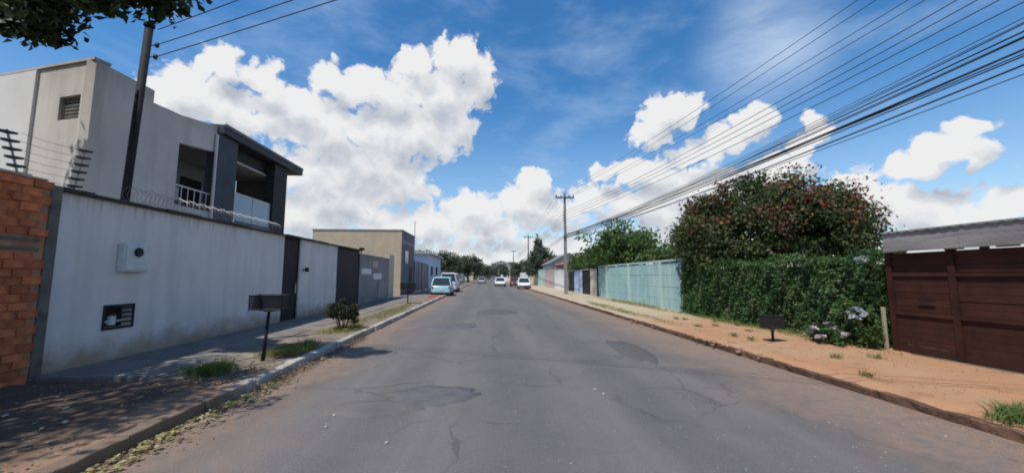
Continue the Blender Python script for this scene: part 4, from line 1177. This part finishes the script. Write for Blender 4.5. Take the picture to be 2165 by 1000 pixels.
# ---- hedge
hd = thing('clipped_hedge', 'tall clipped dark green hedge along the orange earth pavement', 'hedge', loc=(8.35, 11.4, .1))
B().box(8.02, 8.62, 7.62, 15.3, .1, 1.86).build('twig_core', twig_core, hd)
n = 26000
w = NP.uniform(0, 1, n); yv = NP.uniform(7.5, 15.45, n)
face = NP.uniform(0, 1, n)
hx = np.where(face < .62, 7.90, np.where(face < .9, NP.uniform(7.9, 8.75, n), 7.9 + .85 * NP.uniform(0, 1, n)))
hz = np.where(face < .62, .12 + 1.86 * w, np.where(face < .9, 2.0, .12 + 1.86 * w))
yv = np.where(face >= .9, np.where(NP.uniform(0, 1, n) < .75, 7.52, 15.42), yv)
bul = .07 * np.sin(yv * 2.3 + hz * 1.7) + .05 * np.sin(yv * 5.1 - hz * 3.3) + .035 * np.sin(yv * 11 + hz * 8)
P_ = np.stack([hx - bul * (face < .62) + NP.normal(0, .04, n), yv + NP.normal(0, .03, n), hz + (bul * 1.1) * ((face >= .62) & (face < .9)) + NP.normal(0, .035, n)], 1)
O_ = np.where((face < .62)[:, None], [-1.0, 0, .35], np.where((face < .9)[:, None], [0, 0, 1.0], [0, -1.0, .2]))
tn = .5 + .35 * np.sin(yv * 3.1 + hz * 2.4) * np.sin(yv * 1.3 - hz * 4.1) + NP.normal(0, .22, n)
link('foliage', leaf_mesh('foliage', P_, O_, .085, leaf_hedge, tint=tn, aspect=.48, jitter=.75), hd)

b = B(); sp_, so_ = [], []
for k in range(150):
    y = rnd.uniform(7.6, 15.3); top_ = rnd.random() < .6
    a = Vector((rnd.uniform(7.95, 8.5), y, 1.95)) if top_ else Vector((7.9, y, rnd.uniform(.4, 1.9)))
    e = a + (Vector((rnd.uniform(-.08, .08), rnd.uniform(-.1, .1), rnd.uniform(.08, .24))) if top_ else Vector((-rnd.uniform(.06, .16), rnd.uniform(-.08, .08), rnd.uniform(.02, .14))))
    b.tube([a, e], .004, 3)
    for q in range(7): sp_.append(a.lerp(e, .3 + q * .11)); so_.append((e - a).normalized())
b.build('shoot_stem', bark, hd)['kind'] = 'stuff'
leaf_new = leaf_mat('young_hedge_leaf', [(0, (0.06, 0.13, 0.035)), (0.7, (0.11, 0.20, 0.05)), (1, (0.19, 0.24, 0.07))])
link('shoot', leaf_mesh('shoot', np.array([tuple(v) for v in sp_]), np.array([tuple(v) for v in so_]), .075, leaf_new, jitter=1.2), hd)['kind'] = 'stuff'

# ---- flowering tree behind the hedge
TC = np.array((10.95, 14.5, 2.9))
ft, ccs = tree('flowering_tree', 'broad domed tree with orange red blossoms rising behind the green hedge', (11.1, 14.6, .05), 2.1, tuple(TC), (3.22, 3.22, 2.5), 34000, .145, leaf_flame, 230, .2, spread=.10, low=-.34, shell=.72, limbs=18, rough=.03)
p, o, ti, i_, _c = crown_points(11000, tuple(TC), (2.7, 2.7, 2.05), 120, .16, -.34, .45, .05)
link('crown', leaf_mesh('crown', p, o, .17, leaf_flame, tint=ti), ft)
sel = [c for c in ccs if c[2] > 3.1]
rnd.shuffle(sel)
pts = []
for c in sel[:62]:
    k = rnd.choice((25, 45, 80, 120)); c = np.array(c)
    pts.append(c + (c - TC) * .07 + NP.normal(0, .10 + k * .0012, (k, 3)))
pts = np.concatenate(pts)
oo = pts - TC; oo /= np.linalg.norm(oo, axis=1)[:, None]
link('blossoms', leaf_mesh('blossoms', pts, oo, .115, leaf_bloom, aspect=.7), ft)['kind'] = 'stuff'

# ---- flowers and post in front of the hedge
fb = thing('flower_clump', 'low clump of pinkish white flowers at the foot of the hedge', 'flowers', loc=(7.5, 8.1, .12))
p, o, ti, i_, _c = crown_points(1500, (7.5, 8.15, .28), (.28, .42, .24), 26, .18, -.4, .3)
link('foliage', leaf_mesh('foliage', p, o, .08, leaf_hedge, tint=ti), fb)
p, o, ti, i_, _c = crown_points(800, (7.46, 8.15, .31), (.27, .42, .23), 34, .07, -.1, .75)
link('petals', leaf_mesh('petals', p, o, .05, flower_pink, tint=ti, aspect=.8), fb)['kind'] = 'stuff'
fw = thing('white_flower_bush', 'bushy plant with one big white flower head beside the gate post', 'flowers', loc=(7.7, 7.6, .12))
p, o, ti, i_, _c = crown_points(1800, (7.78, 7.6, .55), (.22, .26, .5), 30, .2, -.9, .3)
link('foliage', leaf_mesh('foliage', p, o, .08, leaf_green, tint=ti), fw)
p, o, ti, i_, _c = crown_points(520, (7.6, 7.55, .82), (.13, .15, .12), 26, .14, -.7, .8)
link('petals', leaf_mesh('petals', p, o, .05, flower_white, tint=ti, aspect=.8), fw)['kind'] = 'stuff'
b = B(); b.tube([(7.78, 7.6, .1), (7.72, 7.58, .5), (7.63, 7.56, .78)], .012, 6); b.build('stem', bark, fw)
fc = thing('white_blossom_spray', 'white blossom spray at the top corner of the hedge beside the canopy', 'flowers', loc=(7.9, 7.6, 1.9))
p, o, ti, i_, _c = crown_points(260, (7.86, 7.62, 1.97), (.11, .13, .10), 12, .2, -.7, .6)
link('petals', leaf_mesh('petals', p, o, .05, flower_white, tint=ti, aspect=.8), fc)['kind'] = 'stuff'
B().tube([(7.95, 7.62, 1.6), (7.88, 7.62, 1.93)], .01, 5).build('stem', bark, fc)
gp_ = thing('gate_side_post', 'pale thin timber post between hedge and brown gate', 'post', loc=(8.0, 7.42, .1))
B().box(7.97, 8.025, 7.37, 7.425, .05, .98).build('shaft', mat('pale_timber', (.44, .39, .28), (.32, .28, .20), 5, .9, stretch=(1, 1, .2)), gp_, bevel=.008)

# ---- teal wall
tw = thing('teal_wall', 'weathered teal painted panel wall with pale posts beyond the hedge', 'wall', loc=(8.2, 21.7, 0))
yp = 15.6; N_ = 6; stp = (27.9 - 15.6) / N_
for k in range(N_):
    y0 = yp + k * stp
    for j in range(4):
        z0 = .05 + j * .54
        B().box(8.14 + rnd.uniform(-.008, .008), 8.22, y0 + .11, y0 + stp - .002, z0, z0 + .528).build('panel', teal, tw)
    B().box(8.08, 8.26, y0 - .07, y0 + .108, 0, 2.26 + rnd.uniform(-.03, .03)).build('post', teal_pale if k % 2 else teal, tw)
B().box(8.10, 8.27, 15.5, 27.9, 2.262, 2.34).build('coping', teal_pale, tw)
B().box(8.08, 8.27, 27.901, 28.1, 0, 2.42).build('end_post', black_metal, tw)


# ---- stretch with dark gates, then far boundary walls
wl = thing('white_boundary_wall', 'low whitish wall with two dark doorways beyond the teal wall', 'wall', loc=(8.2, 33, 0))
for (y0, y1, m) in ((28.11, 30.0, cream_paint), (32.6, 35.6, pale_blue), (38.2, 39.6, conc)):
    B().box(8.1, 8.28, y0, y1, 0, 2.1).build('wall_panel', m, wl)
B().box(8.06, 8.3, 28.11, 39.6, 2.101, 2.17).build('coping', conc, wl)
slat_gate('street_gate', 'dark slatted gate nearest the teal wall', 30.01, 32.59, .1, 2.09, 8.16, 'dark gates beyond the teal wall', n=9)
slat_gate('street_gate', 'dark slatted gate nearest the power pole', 35.61, 38.19, .1, 2.09, 8.16, 'dark gates beyond the teal wall', n=9)


def far_wall(side, y0, y1, h, m, label, pilaster=3.0):
    x = 8.1 if side > 0 else WX
    t = thing('garden_wall', label, 'wall', loc=(x, (y0 + y1) / 2, 0))
    s = 1 if side > 0 else -1
    B().box(min(x, x + s * .15), max(x, x + s * .15), y0, y1 - .02, 0, h).build('wall_panel', m, t)
    B().box(min(x - s * .03, x + s * .18), max(x - s * .03, x + s * .18), y0, y1 - .02, h + .001, h + .07).build('coping', conc, t)
    y = y0
    while y < y1 - .4:
        B().box(min(x - s * .06, x - s * .001), max(x - s * .06, x - s * .001), y, y + .3, 0, h - .02).build('pilaster', m, t); y += pilaster
    return t


far_wall(1, 39.7, 46, 2.35, white_paint, 'whitish garden wall just beyond the power pole')
far_wall(1, 46, 54, 2.5, pink_paint, 'pinkish garden wall beyond the power pole')
far_wall(1, 54, 62, 2.6, teal_pale, 'pale green garden wall far up the right side')
far_wall(1, 62, 74, 2.4, cream_paint, 'cream garden wall far up the right side')
far_wall(1, 74, 95, 2.4, white_paint, 'white garden wall farthest up the right side')
far_wall(-1, 58.5, 70, 2.3, pink_paint, 'pinkish garden wall beyond the pale house on the left')
far_wall(-1, 70, 88, 2.2, cream_paint, 'cream garden wall far up the left side')
far_wall(-1, 88, 120, 2.3, white_paint, 'white garden wall farthest up the left side')


def small_house(label, x0, x1, y0, y1, h, wm_, rm, rise=1.0, name='small_house'):
    t = thing(name, label, 'house', loc=((x0 + x1) / 2, (y0 + y1) / 2, 0))
    B().box(x0, x1, y0, y1, 0, h).build('wall', wm_, t)
    xm = (x0 + x1) / 2
    rr_ = B().prism_y([(x0 - .4, h + .001), (x1 + .4, h + .001), (xm, h + rise)], y0 - .4, y1 + .4).build('roof', rm, t)
    n = 8
    for k in range(n):
        for s in (-1, 1):
            a = k / n; c = (k + .93) / n
            xa, xb = xm + s * (xm - x0 + .4) * (1 - a), xm + s * (xm - x0 + .4) * (1 - c)
            za, zb = h + rise * a + .01, h + rise * c + .03
            B().add([(xa, y0 - .45, za), (xb, y0 - .45, zb), (xb, y1 + .45, zb), (xa, y1 + .45, za), (xa, y0 - .45, za + .05), (xb, y0 - .45, zb + .05), (xb, y1 + .45, zb + .05), (xa, y1 + .45, za + .05)],
                    [(0, 1, 2, 3), (7, 6, 5, 4), (0, 4, 5, 1), (2, 6, 7, 3), (0, 3, 7, 4), (1, 5, 6, 2)]).build('tile_course', rm, rr_)
    wd = (x1 - x0)
    for fx in (.2, .6):
        wn_ = B().box(x0 + wd * fx, x0 + wd * (fx + .18), y0 - .03, y0 - .001, 1.4, 2.4).build('window', dark_glass, t)
        B().box(x0 + wd * fx - .06, x0 + wd * (fx + .18) + .06, y0 - .06, y0 - .031, 1.32, 1.395).build('sill', conc, wn_)
    return t


small_house('small white house with a grey roof behind the wall by the power pole', 8.7, 13.5, 52, 60, 3.2, white_paint, roof_grey, 1.5)
small_house('small pinkish house with a terracotta roof beside the power pole', 8.9, 14, 42, 49, 2.9, pink_paint, terracotta, 1.0)
small_house('cream house with a terracotta roof far up the right side', 8.8, 15, 72, 84, 3.4, cream_paint, terracotta, 1.5)
small_house('white house with a terracotta roof far up the left side', -14, -7.6, 74, 86, 3.4, white_paint, terracotta, 1.4)
small_house('white two storey house at the far end of the street', 2, 9, 150, 160, 6.4, white_paint, conc, 1.2)
small_house('cream house at the far left end of the street', -12, -5, 140, 150, 4.2, cream_paint, terracotta, 1.4)

# ---- trees
tree('leafy_tree', 'bright green spreading tree behind the teal wall', (10.6, 27.5, 0), 2.3, (10.3, 27.5, 3.35), (2.5, 2.5, 1.55), 8500, .30, leaf_green, 95, .15, spread=.17, low=-.4, shell=.35, rough=.2, aspect=.4)
tree('leafy_tree', 'wispy green tree top poking above the teal wall next to the hedge', (11.8, 23.5, 0), 1.9, (11.6, 23.5, 2.75), (1.9, 1.6, .62), 2600, .24, leaf_green, 50, .1, spread=.2, rough=.25)
tree('garden_bush', 'rounded green bush above the whitish wall by the power pole', (10.2, 35.5, 0), 1.4, (10.2, 35.5, 2.75), (2.3, 2.6, 1.15), 5000, .28, leaf_green, 70, .13, low=-.6, cat='bush')
tree('dark_tree', 'dark green tree on the left beyond the pale house', (-7.6, 66, 0), 1.8, (-7.4, 66, 3.6), (2.6, 3, 1.9), 3500, .42, leaf_far_haze, 60, .2)
tree('street_tree', 'round green tree at the far left of the road end', (-4.6, 95, 0), 2.2, (-4.6, 95, 3.9), (3.0, 3, 2.5), 2800, .6, leaf_far_haze, 50, .25)
tree('street_tree', 'dark conical tree beside the pinkish wall on the right', (8.9, 63, 0), 1.8, (8.8, 63, 3.5), (2.4, 2.6, 2.6), 3600, .42, leaf_far_haze, 60, .2, spread=.15)
b_t, _ = tree('slim_conifer', 'slim dark conifer rising above the conical tree on the right', (9.6, 72, 0), 2.0, (9.6, 72, 5.2), (1.0, 1.0, 3.4), 1600, .42, leaf_far_haze, 40, .15, spread=.18)
for k, (x, y, r, h, lab) in enumerate([(-9, 112, 4, 3.4, 'hazy green tree behind the white wall far on the left'), (-2.2, 150, 4.2, 3.6, 'green tree left of centre at the street end'),
                                       (9.6, 98, 3.2, 3.2, 'green tree over the white wall far on the right'), (4.4, 132, 3.0, 3.4, 'dark tree right of centre at the street end'),
                                       (13.5, 92, 3.6, 3.8, 'green tree behind the cream house far on the right'), (-16, 92, 4.5, 4, 'broad tree behind the far left houses'),
                                       (-8.6, 170, 6, 4.2, 'big tree before the skyline on the far left'), (11, 175, 6, 4.4, 'big tree before the skyline on the far right')]):
    tree('distant_tree', lab, (x, y, 0), h * .5, (x, y, h), (r, r, h * .72), 1800, .30 * r ** .6, leaf_far_haze, 40, .25, 'distant trees', spread=.22)
# the far wood that closes the street
n = 9000
xx = NP.uniform(-140, 140, n); yy_ = 230 + NP.normal(0, 9, n); top = 5.2 + 1.6 * np.sin(xx * .21) + 1.2 * np.sin(xx * .57 + 1) + .8 * np.sin(xx * 1.3)
zz = NP.uniform(0, 1, n) ** .8 * top
tag(link('far_woods', leaf_mesh('far_woods', np.stack([xx, yy_, zz], 1), np.tile([0, -.6, .6], (n, 1)), 1.7, leaf_far_haze, aspect=.8)), 'low far wood closing the end of the street', kind='stuff')


# ================================================================== POLES AND WIRES
def utility_pole(x, y, label):
    t = thing('utility_pole', label, 'utility pole', 'concrete utility poles along the right side', loc=(x, y, 0))
    b = B(); b.add([(x + sx * w, y + sy * w * .75, z) for (z, w) in ((-.1, .15), (8.75, .085)) for (sx, sy) in ((-1, -1), (1, -1), (1, 1), (-1, 1))],
                   [(3, 2, 1, 0), (4, 5, 6, 7), (0, 1, 5, 4), (1, 2, 6, 5), (2, 3, 7, 6), (3, 0, 4, 7)])
    b.build('shaft', pole_m, t, bevel=.015)
    B().box(x - .82, x + .78, y - .21, y - .10, 8.24, 8.36).build('crossarm', wood_dark, t, bevel=.01)
    for dx in (-.75, -.35, .35, .72):
        B().tube([(x + dx, y - .15, 8.361), (x + dx, y - .15, 8.42), (x + dx, y - .15, 8.50), (x + dx, y - .15, 8.54)], [.02, .05, .05, .02], 8).build('insulator', porcelain, t)
    for z in (6.3, 6.55, 6.8, 7.05):
        B().tube([(x - .11, y - .1, z), (x - .22, y - .1, z)], .035, 8).build('insulator', porcelain, t)
    B().box(x - .26, x + .26, y - .17, y - .115, 4.86, 4.93).build('cable_bracket', wire_l, t)
    return t


PX, PY = 6.63, 32.3
NX_, NY_ = 9.5, 0.4
utility_pole(PX, PY, 'concrete utility pole with a timber crossarm beside the dark gate on the right')
utility_pole(7.1, 66, 'second concrete utility pole up the right side, beside the pinkish wall')
utility_pole(7.1, 104, 'third concrete utility pole, small in the distance on the right')
utility_pole(NX_, NY_, 'concrete utility pole beside the brown gate, at the near right')
lp = thing('antenna_pole', 'thin grey pole standing behind the metal fence beyond the tan building', 'pole', loc=(-7.2, 38.6, 0))
B().tube([(-7.2, 38.6, 0), (-7.2, 38.6, 7.1)], [.05, .03], 8).build('shaft', pole_m, lp)
B().tube([(-7.5, 38.6, 6.8), (-6.9, 38.6, 6.8)], .015, 5).build('crossbar', wire_l, lp)
wp = 'power wires strung between the poles'; wt = 'sagging telephone cables strung between the poles'
spans = [((NX_, NY_), (PX, PY)), ((PX, PY), (7.1, 66)), ((7.1, 66), (7.1, 104))]
for si, ((ax, ay), (bx_, by_)) in enumerate(spans):
    where = ('over the brown gate', 'beyond the nearest full pole', 'far up the street')[si]
    lo_ = .7 if si == 0 else 0
    for dx, w_ in zip((-.75, -.35, .35, .72), ('road side outer', 'road side inner', 'garden side inner', 'garden side outer')):
        cable('power_wire', (ax + dx, ay - .15, 8.5 - lo_), (bx_ + dx, by_ - .15, 8.5), .45, .0085, w_ + ' thin power wire on the crossarms ' + where, wp + ' ' + where)
    for z, w_ in zip((6.3, 6.55, 6.8, 7.05), ('lowest', 'second lowest', 'second highest', 'topmost')):
        cable('power_wire', (ax - .2, ay - .1, z), (bx_ - .2, by_ - .1, z), .35 + rnd.uniform(0, .15), .010, w_ + ' of four power wires stacked below the crossarm ' + where, wp + ' stacked ' + where)
    tiers = [(5.45, .018), (5.52, .014), (5.58, .020), (5.62, .012), (5.70, .016), (6.0, .014), (6.06, .010), (6.12, .016), (6.2, .010), (5.1, .009), (6.35, .009), (6.5, .008)] if si == 0 else [(4.85, .014), (4.95, .018), (5.05, .012)]
    for k, (zn, rr_w) in enumerate(tiers):
        o = rnd.uniform(-.3, .3)
        cable('telephone_cable', (ax + o, ay - .15, zn), (bx_ + o * .5, by_ - .15, 4.85 + .1 * (k % 4)), .26 + rnd.uniform(0, .16), rr_w, 'thick black telephone cable sagging ' + where, wt + ' ' + where)
for (z0, z1, w_) in ((6.10, 6.1, 'lowest'), (6.36, 6.35, 'middle'), (6.70, 6.9, 'topmost')):
    cable('service_drop', (-6.87, 7.99, z0), (NX_ - .1, NY_, z1), .12, .009, w_ + ' of the three service cables from the dark post across the street', 'service cables across the street')
